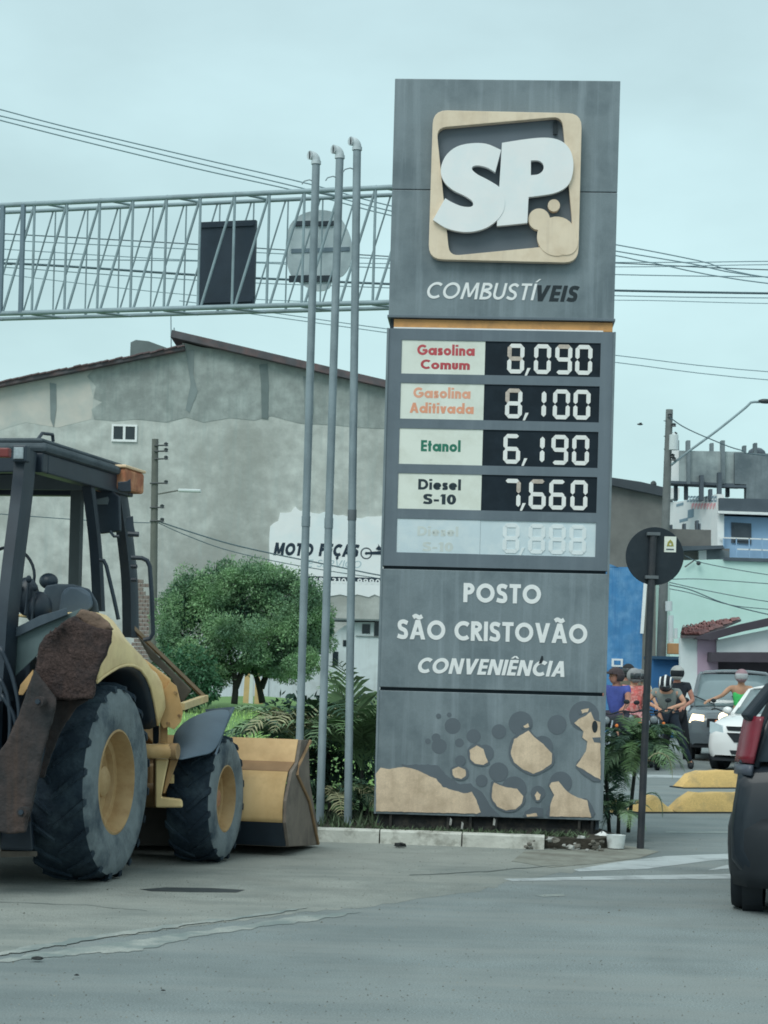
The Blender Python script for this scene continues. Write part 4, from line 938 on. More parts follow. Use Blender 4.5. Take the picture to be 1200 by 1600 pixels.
# tiled low house
F9 = house('tiled_house', 48, 'low house with faded red tile roof and dark awning at the right edge', 'house', 1120); TH_ = F9.e
def t9(poly, y0, y1, nm_, m): return MB().prism([F9.py(*p, y0) for p in poly], y0, y1).build(nm_, m, TH_)
m_pink = mat('mauve pink wall', tv(150,136,150), .9, .05, 2, dirt=tv(132,118,132), damt=.5, dscale=1)
m_whw = mat('white house wall', tv(184,198,196), .9, .03, 2, dirt=tv(164,178,176), damt=.5, dscale=.8)
m_awn = mat('dark brown awning', tv(62,60,66), .9, .12, 3)
t9([(1063,996),(1090,997),(1090,1110),(1063,1110)], .25, .5, 'wall', m_whw)
t9([(1090,996),(1122,994),(1122,1110),(1090,1110)], .2, .5, 'wall', m_pink)
t9([(1120,1000),(1310,962),(1310,1025),(1120,1025)], .1, .4, 'gable_wall', m_whw)
t9([(1110,1034),(1310,1036),(1310,1110),(1110,1110)], .6, .7, 'dark_opening', m_awn)
t9([(1112,1019),(1310,1019),(1310,1036),(1111,1034)], -.4, .55, 'awning', m_awn)
t9([(1116,999),(1160,987),(1310,956),(1310,938),(1200,966),(1155,976),(1105,990),(1088,995),(1088,998),(1110,1000)], -.2, .25, 'verge_board', m_awn)
# roof plane, receding, with separate rows of tiles
rt0, rt1 = F9.py(1062,995), F9.py(1092,996); tp0, tp1 = F9.py(1070,984), F9.py(1165,971)
tile = None
A0, A1 = Vector((rt0[0],-.1,rt0[1])), Vector((rt1[0],-.1,rt1[1])); B0, B1 = Vector((*F9.py(1066,982,3.0),0)), Vector((*F9.py(1158,969,3.0),0))
B0 = Vector((B0.x,3.0,B0.y)); B1 = Vector((B1.x,3.0,B1.y))
MB().grid([[A0,A1],[B0,B1]]).build('roof', m_rooftile, TH_, solid=.06)
NR, NCc = 9, 14
for i in range(NR):
    for j in range(NCc):
        u0_, u1_ = j/NCc, (j+.86)/NCc; v0_, v1_ = i/NR, (i+1.15)/NR
        q = [A0.lerp(A1,u0_).lerp(B0.lerp(B1,u0_),v0_), A0.lerp(A1,u1_).lerp(B0.lerp(B1,u1_),v0_), A0.lerp(A1,u1_).lerp(B0.lerp(B1,u1_),min(1,v1_)), A0.lerp(A1,u0_).lerp(B0.lerp(B1,u0_),min(1,v1_))]
        if i == 0 and j == 0: tmb = MB()
        up__ = Vector((0,0,.05+random.uniform(0,.03)))
        mid0 = (q[0]+q[1])/2+up__*2; mid1 = (q[3]+q[2])/2+up__*1.6
        tmb.grid([[q[0]+up__, mid0, q[1]+up__],[q[3]+up__*.6, mid1, q[2]+up__*.6]])
o = tmb.build('roof_tiles', m_redtile, TH_); o['kind'] = 'stuff'
# a bird far off in the sky
p = W(1000,663,60); e_ = empty('bird', p); tag(e_, 'tiny dark bird flying in the sky right of the price sign', 'bird')
e_.scale = (.6,.6,.6); MB().ell((0,0,0),(.16,.06,.05),10,8).build('body', m_ins, e_, smooth=True)
MB().grid([[(-.06,0,0),(-.02,-.25,.06),(-.10,-.45,.02)],[(.08,0,0),(.07,-.22,.06),(-.04,-.42,.02)]]).build('wing', m_ins, e_)
MB().grid([[(-.06,0,0),(-.02,.25,.10),(-.10,.45,.12)],[(.08,0,0),(.07,.22,.10),(-.04,.42,.12)]]).build('wing', m_ins, e_)

# ================================================================== TREES AND PALMS
m_bark = mat('dark bark', tv(44,48,44), .95, .2, 12, bump=.6)
def leafmat(n, r, g, b, isl_=.30, **k): return mat(n, tv(r,g,b), .65, .22, 1.6, island=isl_, spec=.3, **k)
m_leaf = leafmat('fine green foliage', 112,148,106, dirt=tv(60,92,76), damt=.75, dscale=1.3, lo=.42, hi=.60)  # second, darker green puts crown shade into the leaf colour
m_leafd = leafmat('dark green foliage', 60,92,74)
m_palm = leafmat('palm leaf', 98,126,92, .35); m_palmd = leafmat('dry palm leaf', 130,136,104, .3); m_palmdk = leafmat('dark palm leaf', 58,86,68, .4)
def leaves(mb, c, r, n, size, rng, flat=1.0, hang=.35):
    for _ in range(n):
        while True:
            d = Vector((rng.gauss(0,1), rng.gauss(0,1), rng.gauss(0,1)))
            if d.length > .01: break
        d.normalize(); rad = (.62 + .42*rng.random()) if rng.random() < .8 else rng.random()*.7
        p = Vector(c) + Vector((d.x*r[0], d.y*r[1], d.z*r[2]))*rad
        t = (d + Vector((rng.uniform(-.8,.8), rng.uniform(-.8,.8), rng.uniform(-.8,.5)-hang))).normalized()
        s_ = t.cross(Vector((rng.uniform(-1,1), rng.uniform(-1,1), rng.uniform(-1,1)))).normalized()
        L = size*rng.uniform(.7,1.5); w_ = L*.22
        mb.add([p, p+t*L*.5+s_*w_, p+t*L, p+t*L*.5-s_*w_], [(0,1,2,3)])
rng = random.Random(11)
TD = 42
te = empty('round_tree', (W(385,1095,TD).x, TD, .5)); tag(te, 'round bushy green tree on the lawn before the cement house', 'tree')
to = Vector((W(385,1095,TD).x, TD, .5))
mb = MB(); k_ = TD/FPX
lobes = [(300,925,38,34),(345,905,36,26),(395,902,42,24),(450,915,40,28),(478,950,32,36),(425,960,50,42),(360,965,55,45),(300,985,52,45),(275,955,30,36),(450,1000,38,30),(385,1005,52,30),(330,1020,40,32),(290,1030,38,36),(420,925,38,28),(335,935,40,28),(505,985,15,22),(265,1000,22,30),(480,1010,24,22),(468,1035,30,20),(425,1032,38,22),(345,1046,34,18),(400,950,30,30),(360,935,34,30),(300,950,34,34),(455,960,34,34),(435,1044,40,18),(390,1040,30,14),(330,1052,34,20),(400,1000,44,34),(350,990,44,34),(465,985,36,34)]
for i, (x, y, rx, rz) in enumerate(lobes):
    c = W(x, y, TD + rng.uniform(-1.0,1.0)) - to
    for _q in range(7):
        cc = c + Vector((rng.gauss(0,.42)*rx*k_, rng.gauss(0,.42)*rx*k_, rng.gauss(0,.42)*rz*k_)); ff = rng.uniform(.35,.68); leaves(mb, cc, (rx*k_*ff, rx*k_*ff, rz*k_*ff), 560, .047, rng, hang=rng.uniform(-.5,.3))
    leaves(mb, c, (rx*k_*1.13, rx*k_, rz*k_*1.18), 200, .06, rng, hang=-.5)
for _q in range(60):
    t_ = rng.uniform(-.15,1.15)*math.pi; cx_, cy_ = 378+128*math.cos(t_)*rng.uniform(.88,1.03), 970-78*math.sin(t_)*rng.uniform(.86,1.03)
    leaves(mb, W(cx_, cy_, TD+rng.uniform(-.8,.8))-to, (.13+.16*rng.random(), .2, .16+.26*rng.random()), 240, .050, rng, hang=-.8)
mb.build('crown', m_leaf, te)
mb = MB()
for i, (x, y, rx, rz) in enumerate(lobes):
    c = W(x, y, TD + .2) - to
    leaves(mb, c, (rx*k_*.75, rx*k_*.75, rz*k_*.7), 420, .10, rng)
mb.build('inner_foliage', m_leafd, te)  # inner leaves coloured darker to deepen the crown's shade
for pp in ([(366,1100),(368,1075),(366,1050),(358,1020),(345,990)], [(368,1075),(380,1045),(392,1020),(400,980)], [(410,1098),(404,1070),(396,1045),(385,1015)], [(408,1075),(418,1050),(428,1025),(440,990)]):
    P3 = [W(x, y, TD+(x-385)*.01)-to for x, y in pp]; MB().tube(openspline(P3, 4), .075, 8, r2=.035).build('trunk', m_bark, te, smooth=True)
se = empty('shrub', (W(290,1090,40).x, 40, .45)); so = Vector((W(290,1090,40).x, 40, .45)); tag(se, 'dense dark shrub at the lower left of the round tree', 'shrub')
mb = MB()
for x, y, rx, rz in ((270,1050,30,40),(305,1045,34,40),(325,1070,20,26),(255,1080,26,30),(290,1085,30,22)):
    leaves(mb, W(x,y,40)-so, (rx*40/FPX, rx*40/FPX, rz*40/FPX), 800, .09, rng)
mb.build('foliage', leafmat('deep shrub foliage', 50,88,62), se)
MB().tube([(0,0,-.05),(0,0,.5)], .05, 6).build('stem', m_bark, se)
# ochre post between the trunks
F3 = Frame('ochre_post', (W(391,1090,46).x, 46, .5), 0, 'ochre painted post with white edge between the tree trunks', 'post')
q = [F3.py(*p) for p in ((379,1105),(384,1032),(392,1030),(388,1105))]; MB().prism(q, 0, .15).build('post', mat('ochre paint', tv(176,156,112), .8, .1, 5), F3.e)
q = [F3.py(*p) for p in ((388,1105),(392,1030),(396,1031),(395,1105))]; MB().prism(q, 0, .1).build('edge_board', m_whw, F3.e)
q = [F3.py(*p) for p in ((397,1105),(399,1055),(402,1046),(411,1080),(410,1105))]; MB().prism(q, 0, .15).build('brace_board', mat('ochre paint', (0,0,0)), F3.e)

def frond(root, d, L, droop, nl, lw_, parent, m, rng, fan=False, name='frond'):
    """arched feather leaf with folded leaflets"""
    d = Vector(d).normalized(); pts = []; p = Vector(root); v = d.copy(); st = L/10
    for i in range(11):
        pts.append(p.copy()); p = p + v*st; v = (v + Vector((0,0,-droop*.1*(1+i*.25)))).normalized()
    mb = MB(); mb.tube(pts, .007, 5, r2=.002)
    for i in range(nl):
        t = .12 + .88*i/nl; k = min(9, int(t*10)); f = t*10-k; b_ = pts[k].lerp(pts[k+1], f); tg = (pts[k+1]-pts[k]).normalized()
        sd = tg.cross(Vector((0,0,1)));
        if sd.length < .05: sd = Vector((1,0,0))
        sd.normalize(); ll = L*lw_*math.sin(math.pi*min(1,.18+t*.80))*rng.uniform(.8,1.1)
        for s_ in (-1, 1):
            dr = (sd*s_ + tg*.75 + Vector((0,0,rng.uniform(.0,.35)))).normalized()
            e1 = b_+dr*ll*.55; e2 = b_+dr*ll+Vector((0,0,-ll*.28*rng.uniform(.4,1.3))); w_ = tg*ll*.075
            mb.add([b_-w_*.6, b_+w_*.6, e1+w_, e1-w_, e2], [(0,1,2,3),(3,2,4)])
    return mb.build(name, m, parent)
def palm(px_, py_, D, z0, lab, nf, L, trunk_h, up0=.2, up1=1.4, seed=1, ms=None, lean=(0,0)):
    b_ = W(px_, py_, D); e_ = empty('palm', (b_.x, D, z0)); tag(e_, lab, 'palm'); rng_ = random.Random(seed)
    MB().tube([(0,0,-.03),(lean[0]*.5,lean[1]*.5,trunk_h*.5),(lean[0],lean[1],trunk_h)], .020, 8, r2=.016).build('trunk', m_bark, e_, smooth=True)
    for i in range(nf):
        a = i*2.39996+rng_.uniform(-.3,.3); up = rng_.uniform(up0, up1)
        frond((lean[0],lean[1],trunk_h), (math.cos(a), math.sin(a), up), L*rng_.uniform(.75,1.1), rng_.uniform(.7,1.5), 20, .30, e_, (ms or [m_palm,m_palm,m_palmdk])[i % len(ms or [1,1,1])], rng_)
    return e_
palm(472,1200,19.8,.12,'feathery palm with long arching fronds behind the leftmost pipe mast', 20, 1.25, .62, .3, 1.6, 3, [m_palm,m_palmdk,m_palmdk,m_palmd])
palm(566,1200,19.4,.12,'upright bright palm between the last pipe mast and the sign', 24, 1.25, .45, .9, 4.5, 5, [mat('bright palm leaf', tv(84,116,74), .65, .2, 2, island=.4),m_palm,m_palm])
palm(515,1240,19.0,.12,'low dark palm squeezed between the pipe masts', 12, .7, .15, .3, 1.8, 8, [m_palmdk,m_palmdk,m_palmd])
palm(575,1250,18.9,.12,'small drooping palm at the left foot of the price sign', 10, .6, .1, .5, 2.0, 9, [m_palmdk,m_palm])
palm(985,1170,18.7,.10,'small fan of palm leaves behind the black signpost', 46, .60, .82, -.3, 1.6, 21, [m_palm,mat('bright palm leaf', tv(96,132,80)),m_palmdk], (.07,0))
palm(955,1200,19.1,.05,'low palm tuft touching the right edge of the price sign', 30, .52, .66, -.2, 1.4, 22, [m_palmdk,m_palm], (-.05,.1))
palm(968,1230,18.5,.10,'low spreading palm shoot between the sign foot and the black signpost', 16, .40, .16, .1, 1.6, 31, [m_palm,m_palmdk])
rng2 = random.Random(5)
e_ = empty('hanging_palm_leaf', (W(1012,1240,18.1).x, 18.1, .6)); tag(e_, 'withered palm leaf drooping right of the black signpost', 'palm leaf')
frond((0,0,.22),(.5,0,.5), .42, 3.0, 14, .22, e_, m_palmd, rng2); frond((-.02,0,-.12),(.35,-.1,.2), .34, 3.4, 12, .24, e_, m_palmdk, rng2, name='frond')
for i, (x0_, x1_, D, zt, lab) in enumerate(((425,600,20.6,1.28,'dark hedge mass behind the pipe masts'),(880,952,19.8,.85,'dark undergrowth behind the right edge of the price sign'))):
    a_, b_ = W(x0_,1200,D).x, W(x1_,1200,D).x; e_ = empty('bush', ((a_+b_)/2, D, .1)); tag(e_, lab, 'bush'); mb = MB(); n_ = int((b_-a_)/.16)
    for j in range(n_):
        for zz in (.25,.55,.85,1.1):
            if zz > zt: continue
            leaves(mb, ((a_-b_)/2+(j+.5)*(b_-a_)/n_, rng.uniform(-.15,.15), zz*.9), (.2,.2,.2), 130, .075, rng)
    mb.build('foliage', leafmat('undergrowth', 40,64,54), e_); MB().tube([(0,0,-.05),(0,0,.6)], .03, 6).build('stem', m_bark, e_)
# grass tufts on the lawn and low flowers in the bed
mb = MB()
for _ in range(9000):
    y = 22 + 20*rng.random()**1.3; x = rng.uniform(-9, .4); z = .13+max(0,y-20.5)*.0225
    h = rng.uniform(.05,.14); a = rng.uniform(0,6.28); w_ = .012
    mb.add([(x-w_*math.cos(a),y-w_*math.sin(a),z-.02),(x+w_*math.cos(a),y+w_*math.sin(a),z-.02),(x+rng.uniform(-.05,.05),y+rng.uniform(-.05,.05),z+h)], [(0,1,2)])
o = mb.build('grass', leafmat('grass blades', 140,176,104, .35)); tag(o, 'short bright grass on the rising lawn', 'grass', kind='stuff')
mb = MB()
for _ in range(1500):
    x = rng.uniform(-1.6,1.9); y = rng.uniform(17.8,19.2) if x < 0 else rng.uniform(17.62,17.9)
    if .0 < x < 1.85 and y > 17.95: continue
    h = rng.uniform(.02,.16) if x < .0 else rng.uniform(.01,.06); a = rng.uniform(0,6.28); w_ = .012
    mb.add([(x-w_*math.cos(a),y-w_*math.sin(a),.09),(x+w_*math.cos(a),y+w_*math.sin(a),.09),(x+rng.uniform(-.08,.08),y+rng.uniform(-.08,.08),.1+h)], [(0,1,2)])
o = mb.build('weeds', leafmat('weeds', 66,84,62, .4)); tag(o, 'sparse weeds growing in the bed around the sign foot', 'weeds', kind='stuff')

# ================================================================== BLACK SIGNPOST
m_blk = mat('black enamel', tv(26,36,42), .45, .12, 4, dirt=tv(50,58,62), damt=.3, dscale=5)
b = W(1000.5,1327,17.75); e_ = empty('signpost', (b.x,17.75,0)); tag(e_, 'black post with round black sign seen from behind', 'signpost')
t = W(1021,832,17.75); v = Vector((t.x-b.x,0,t.z)); u = v.normalized()
MB().tube([(0,0,0), v], .034, 14).build('post', mat('dark post paint', tv(40,46,50), .5, .15, 5, dirt=tv(66,66,64), damt=.4, dscale=6), e_, smooth='auto')
c = W(1024,868.5,17.75) - b; c.z = W(1024,868.5,17.75).z
r_ = 45.5*17.75/FPX
MB().lathe([(.036,0),(.036,r_*.985),(.040,r_),(.052,r_),(.054,r_*.99),(.054,0)], tuple(Vector((c.x,0,c.z))), 'y', 48).build('disc', m_blk, e_, smooth='auto')
for dz in (.20,-.20):
    q = u*((c.z+dz)/u.z); MB().box(q.x-.06, q.x+.06, -.04, .034, q.z-.015, q.z+.015).build('clamp', m_pj, e_, bevel=.003)
q = W(1047.5,850,17.77) - b; q.z = W(1047.5,850,17.77).z
st = MB().box(q.x-.055, q.x+.055, .030, .0355, q.z-.075, q.z+.07).build('sticker', m_label, e_)
MB().prism([(q.x-.032,q.z-.02),(q.x+.032,q.z-.02),(q.x+.022,q.z+.02),(q.x,q.z+.042),(q.x-.022,q.z+.02)], .026, .0299, [circle(q.x,q.z+.0,.012,8)]).build('emblem', mat('olive emblem', tv(134,136,70), .6, .1, 6), st)
MB().box(q.x-.035, q.x+.035, .027, .0299, q.z-.055, q.z-.043).build('caption', m_cdark, st)

# ================================================================== CARS
m_tyre = mat('rubber', tv(30,36,40), .9, .15, 9)
m_glass = mat('tinted car glass', tv(52,66,72), .12, .1, 2, spec=.7)
m_glassl = mat('pale reflecting windscreen', tv(96,116,118), .15, .08, 2, spec=.7)
m_trim = mat('black plastic trim', tv(28,34,38), .6, .1, 9)
m_alloy = mat('wheel alloy', tv(120,130,134), .35, .1, 9, metal=.6)
m_lampoff = mat('unlit headlamp', tv(168,190,192), .12, .08, 12, spec=.7)
m_lampon = mat('lit headlamp', (.9,.8,.6), .3, .0, 5, emit=(1.0,.74,.42), es=3.0)
m_red = mat('tail lamp red', tv(100,30,42), .25, .15, 9, spec=.6)
m_plate = mat('number plate', tv(130,140,140), .5, .1, 5)
def car(name, loc, rz, lab, paint, glass, Lh, Wd, Hh, prof, gh, front_r=.31, lit=False, grille='wide', cat='car', wheel_x=(-.62,.62)):
    """length runs along y, nose at +y. prof: (y, z_bottom, z_top, half width). gh: (y, z_base, z_roof, half width at base, half width at roof)"""
    e_ = empty(name, loc, rz); tag(e_, lab, cat)
    rows = []
    for y, zb, zt, hw in prof:
        c_ = [(hw*.90,zb),(hw*.985,zb+.10),(hw,zb+(zt-zb)*.42),(hw*.985,zb+(zt-zb)*.66),(hw*.955,zt-.055),(hw*.87,zt-.008),(hw*.5,zt+.012),(0,zt+.018)]
        rows.append([(x,y,z) for x,z in c_] + [(-x,y,z) for x,z in reversed(c_[:-1])])
    mb = MB().grid(rows)
    for r_ in (rows[0], rows[-1]):
        o_ = len(mb.v); mb.v += r_; mb.f.append(tuple(range(o_, o_+len(r_))))
    body = mb.build('body', paint, e_, smooth='auto', weld=True)
    bv = body.modifiers.new('bevel','BEVEL'); bv.width = .03; bv.segments = 2; bv.limit_method = 'ANGLE'; bv.angle_limit = R_(40)
    # greenhouse
    g = []
    for y, z0, z1, h0, h1 in gh:
        g.append([(h0,y,z0),(h0*.97+h1*.03,y,z0+(z1-z0)*.08),(h1+.02,y,z1-.07),(h1*.90,y,z1-.012),(h1*.4,y,z1+.015),(0,y,z1+.02)])
    n = len(g)
    for s_ in (1,-1):
        side = [[(s_*p[0],p[1],p[2]) for p in r[1:3]] for r in g[1:-1]]
        for k in range(len(side)-1):
            a0, a1, b0, b1 = [Vector(q) for q in (side[k][0], side[k][1], side[k+1][0], side[k+1][1])]
            ins = .05/max(.1,(b0-a0).length)
            MB().grid([[a0.lerp(b0,ins),a1.lerp(b1,ins)],[a0.lerp(b0,1-ins),a1.lerp(b1,1-ins)]]).build('side_window', glass, e_, solid=.012)
            MB().beam(a0,a1,.05,.04).beam(b0,b1,.05,.04).build('pillar', paint, e_)
        MB().tube([(s_*r[2][0]*.99,r[2][1],r[2][2]+.02) for r in g], .035, 6).build('roof_rail', paint, e_, smooth=True)
        MB().tube([(s_*r[0][0]*1.0,r[0][1],r[0][2]+.01) for r in g], .03, 6).build('waistline', m_trim, e_)
    roof = [[(x,y,z) for x,y,z in r[2:]] + [(-x,y,z) for x,y,z in reversed(r[2:-1])] for r in g[1:-1]]
    MB().grid(roof).build('roof', paint, e_, smooth=True, solid=.03)
    def screen(ra, rb, nm_):
        a = [(x,y,z) for x,y,z in (ra[1],)] ; hb = ra[0][0]; ht = rb[2][0]
        rows_ = []
        for t in (0,.33,.66,1.0):
            y = ra[0][1]*(1-t)+rb[2][1]*t; z = (ra[0][2]+.02)*(1-t)+(rb[2][2]+.03)*t; h = (hb*(1-t)+ht*t)*.95
            rows_.append([(h*u, y+(.05 if nm_ == 'windscreen' else -.05)*(1-u*u)*1.0, z+.015*(1-u*u)) for u in (-1,-.66,-.33,0,.33,.66,1)])
        MB().grid(rows_).build(nm_, glass if nm_ != 'windscreen' else glass, e_, smooth=True, solid=.01)
        for s_ in (1,-1): MB().beam((s_*hb,ra[0][1],ra[0][2]),(s_*ht,rb[2][1],rb[2][2]),.07,.05).build('pillar', paint, e_)
    screen(g[0], g[1], 'rear_window'); screen(g[-1], g[-2], 'windscreen')
    ywf, ywr = wheel_x[1]*Lh, wheel_x[0]*Lh
    for y in (ywr, ywf):
        for s_ in (1,-1):
            x = s_*(Wd/2-.10)
            MB().lathe([(-.10,front_r*.62),(-.10,front_r*.95),(-.06,front_r),(.06,front_r),(.10,front_r*.95),(.105,front_r*.62)], (x,y,front_r), 'x', 30, closed=True).build('tyre', m_tyre, e_, smooth='auto')
            MB().lathe([(s_*.02,0),(s_*.05,.06),(s_*.06,front_r*.3),(s_*.08,front_r*.60),(s_*.10,front_r*.64)], (x,y,front_r), 'x', 20).build('rim', m_alloy, e_, smooth='auto')
            MB().lathe([(-.02,front_r*1.14),(.118,front_r*1.14),(.118,front_r*1.06),(-.02,front_r*1.06)], (x-.0,y,front_r), 'x', 30).build('wheel_arch', m_trim, e_)
    return e_
# white hatchback nose-on at right
m_wcar = mat('white car paint', tv(206,226,228), .22, .02, 3, spec=.5, coat=.5)
h = .84
prof = [(-1.95,.34,.80,.70),(-1.85,.22,.95,.80),(-1.2,.20,1.0,.84),(0,.20,.98,.85),(.75,.20,.97,.84),(1.25,.20,.93,.82),(1.60,.20,.87,.80),(1.83,.20,.79,.775),(1.93,.22,.72,.73),(1.975,.27,.65,.66)]
gh = [(-1.80,.93,.95,.74,.66),(-1.45,.96,1.40,.76,.60),(-.4,.97,1.48,.77,.60),(.15,.96,1.44,.77,.60),(.74,.95,.98,.72,.66)]
wp = G(1188,1196)
wc = car('white_hatchback', (7.24, 34.62, 0), R_(151), 'white hatchback facing the camera behind the yellow kerb blocks', m_wcar, m_glassl, 1.95, 1.68, 1.48, prof, gh)
def onfront(e_, nm_, poly, y, m, t=.03, curve=.30):
    """flat piece following the rounded nose"""
    mb = MB(); n = 6; x0_ = min(p[0] for p in poly); x1_ = max(p[0] for p in poly)
    P2 = []
    for a, b in zip(poly, poly[1:]+poly[:1]):
        for i in range(n): P2.append((a[0]+(b[0]-a[0])*i/n, a[1]+(b[1]-a[1])*i/n))
    mb.prism(P2, y-.06, y); mb.v = [(x, yy - curve*x*x*(1 if abs(x) < .9 else 1), z) for x, yy, z in mb.v]
    return mb.build(nm_, m, e_)
for s_ in (1,-1):
    onfront(wc, 'headlamp', [(s_*.44,.60),(s_*.50,.78),(s_*.72,.84),(s_*.72,.66),(s_*.60,.58)], 1.995, m_lampoff, curve=.11)
    onfront(wc, 'fog_lamp_recess', [(s_*.50,.30),(s_*.50,.42),(s_*.68,.44),(s_*.68,.32)], 1.99, m_lampoff, curve=.10)
    MB().ell((s_*.86,.62,1.02),(.09,.06,.07),10,7).build('mirror', m_wcar, wc, smooth=True)
onfront(wc, 'upper_grille', [(-.38,.70),(.38,.70),(.42,.77),(-.42,.77)], 1.985, m_trim, curve=.08)
onfront(wc, 'lower_grille', [(-.26,.50),(.26,.50),(.40,.66),(-.40,.66)], 1.995, m_trim, curve=.08)
onfront(wc, 'badge', [(-.06,.675),(.06,.675),(.06,.695),(-.06,.695)], 2.0, mat('gold badge', tv(180,160,100), .4, .1, 5), curve=.08)
onfront(wc, 'bumper_slot', [(-.30,.29),(.30,.29),(.34,.36),(-.34,.36)], 1.995, m_trim, curve=.08)
onfront(wc, 'bumper_lip', [(-.66,.17),(.66,.17),(.70,.24),(-.70,.24)], 1.975, m_trim, curve=.09)
onfront(wc, 'number_plate', [(-.20,.39),(.20,.39),(.20,.48),(-.20,.48)], 2.005, m_plate, curve=.08)

# grey van-like car with lit headlamps
m_gcar = mat('grey car paint', tv(76,88,92), .25, .05, 3, spec=.5, coat=.4)
prof = [(-2.1,.4,.9,.76),(-2.0,.26,1.02,.84),(-1.0,.26,1.06,.88),(0,.26,1.06,.89),(.9,.26,1.05,.88),(1.5,.26,1.0,.87),(1.9,.28,.93,.85),(2.08,.30,.85,.81),(2.13,.34,.76,.73)]
gh = [(-2.0,1.0,1.02,.78,.70),(-1.75,1.04,1.66,.80,.66),(-.3,1.05,1.74,.81,.67),(.30,1.04,1.70,.81,.67),(1.10,1.02,1.05,.78,.72)]
gp = G(1120,1188)
gc = car('grey_car', (W(1147,1100,38.6).x, 38.6, 0), R_(168), 'dark grey car with both headlamps lit behind the standing riders', m_gcar, m_glassl, 2.1, 1.78, 1.74, prof, gh, front_r=.33)
for s_ in (1,-1):
    onfront(gc, 'headlamp', [(s_*.50,.70),(s_*.50,.88),(s_*.72,.90),(s_*.78,.74),(s_*.66,.68)], 2.155, m_lampon, curve=.10)
    MB().ell((s_*.94,.78,1.12),(.10,.07,.08),10,7).build('mirror', m_trim, gc, smooth=True)
onfront(gc, 'grille', [(-.44,.66),(.44,.66),(.44,.82),(-.44,.82)], 2.155, m_trim, curve=.08)
onfront(gc, 'lower_bumper', [(-.74,.26),(.74,.26),(.72,.50),(-.72,.50)], 2.15, m_trim, curve=.10)
onfront(gc, 'number_plate', [(-.20,.52),(.20,.52),(.20,.62),(-.20,.62)], 2.17, m_plate, curve=.08)
for s_ in (-.4,.35): MB().beam((s_,1.19,1.08),(s_+.42,.99,1.24),.02,.02).build('wiper', m_trim, gc)
MB().tube([(.93,.75,1.0),(1.0,.9,1.02)], .02, 6).build('mirror_arm', m_trim, gc)

# dark hatchback close by at the right edge, seen from behind
m_kcar = mat('black car paint', tv(19,28,35), .42, .08, 3, spec=.35, coat=.12, dirt=tv(34,46,54), damt=.4, dscale=2)
prof = [(-1.99,.34,.90,.845),(-1.93,.28,1.00,.88),(-1.72,.26,1.05,.885),(-1.2,.24,1.05,.875),(0,.24,1.04,.88),(.9,.24,1.02,.87),(1.5,.26,.95,.83),(1.9,.30,.76,.68)]
gh = [(-1.90,1.02,1.05,.80,.72),(-1.70,1.04,1.52,.81,.60),(-.5,1.05,1.60,.81,.62),(.15,1.04,1.57,.81,.62),(1.0,1.02,1.05,.77,.70)]
KA = R_(-13.5); kx, ky = W(1137.5,1300,13.05).x, 13.05
def rot2(x, y, a): return (x*math.cos(a)-y*math.sin(a), x*math.sin(a)+y*math.cos(a))
ox, oy = rot2(-.90, -1.85, KA)
kc = car('black_hatchback', (kx-ox, ky-oy, 0), KA, 'black hatchback with red tail lamp cut off by the right edge', m_kcar, m_glass, 1.95, 1.76, 1.6, prof, gh, front_r=.36, wheel_x=(-.74,.62))
for s_ in (1,-1):
    def lrow(z, g=0.0):
        k = max(0, z-1.0); return [(s_*(.874-.18*k+g),-1.60,z),(s_*(.866-.18*k+g),-1.74,z),(s_*(.835-.2*k+g),-1.87+.05*k,z),(s_*(.77-.2*k),-1.965+.12*k,z),(s_*(.745-.2*k),-1.98+.15*k,z)]
    MB().grid([lrow(z) for z in (1.03,1.08,1.16,1.24,1.31,1.345)]).build('tail_lamp', m_red, kc, smooth=True, solid=.03)
    MB().grid([lrow(z, -.004) for z in (.95,.985,1.02)]).build('reverse_lamp', mat('smoked lamp', tv(66,74,82), .3, .12, 9), kc, smooth=True, solid=.03)
    MB().beam((s_*.80,-1.88,1.33),(s_*.63,-1.74,1.56),.09,.07).build('rear_pillar', m_kcar, kc, bevel=.02)
rows = []
for z, g_o in ((.20,-.03),(.30,.01),(.46,.03),(.58,.03),(.66,.0)):
    rows.append([(x*(.885+g_o*.5), y-g_o, z) for x, y in ((-1.0,-1.30),(-.998,-1.6),(-.97,-1.8),(-.86,-1.95),(-.6,-2.01),(-.3,-2.03),(0,-2.04),(.3,-2.03),(.6,-2.01),(.86,-1.95),(.97,-1.8),(.998,-1.6),(1.0,-1.30))])
MB().grid(rows).build('rear_bumper', m_trim, kc, smooth=True, solid=.03)
MB().box(-.6,.6,-2.03,-1.97,.72,.74).build('tailgate_seam', m_core, kc)
MB().tube([(-.62,-1.66,1.60),(-.64,-.5,1.66),(-.62,.2,1.62)], .018, 6).build('roof_bar', m_trim, kc)

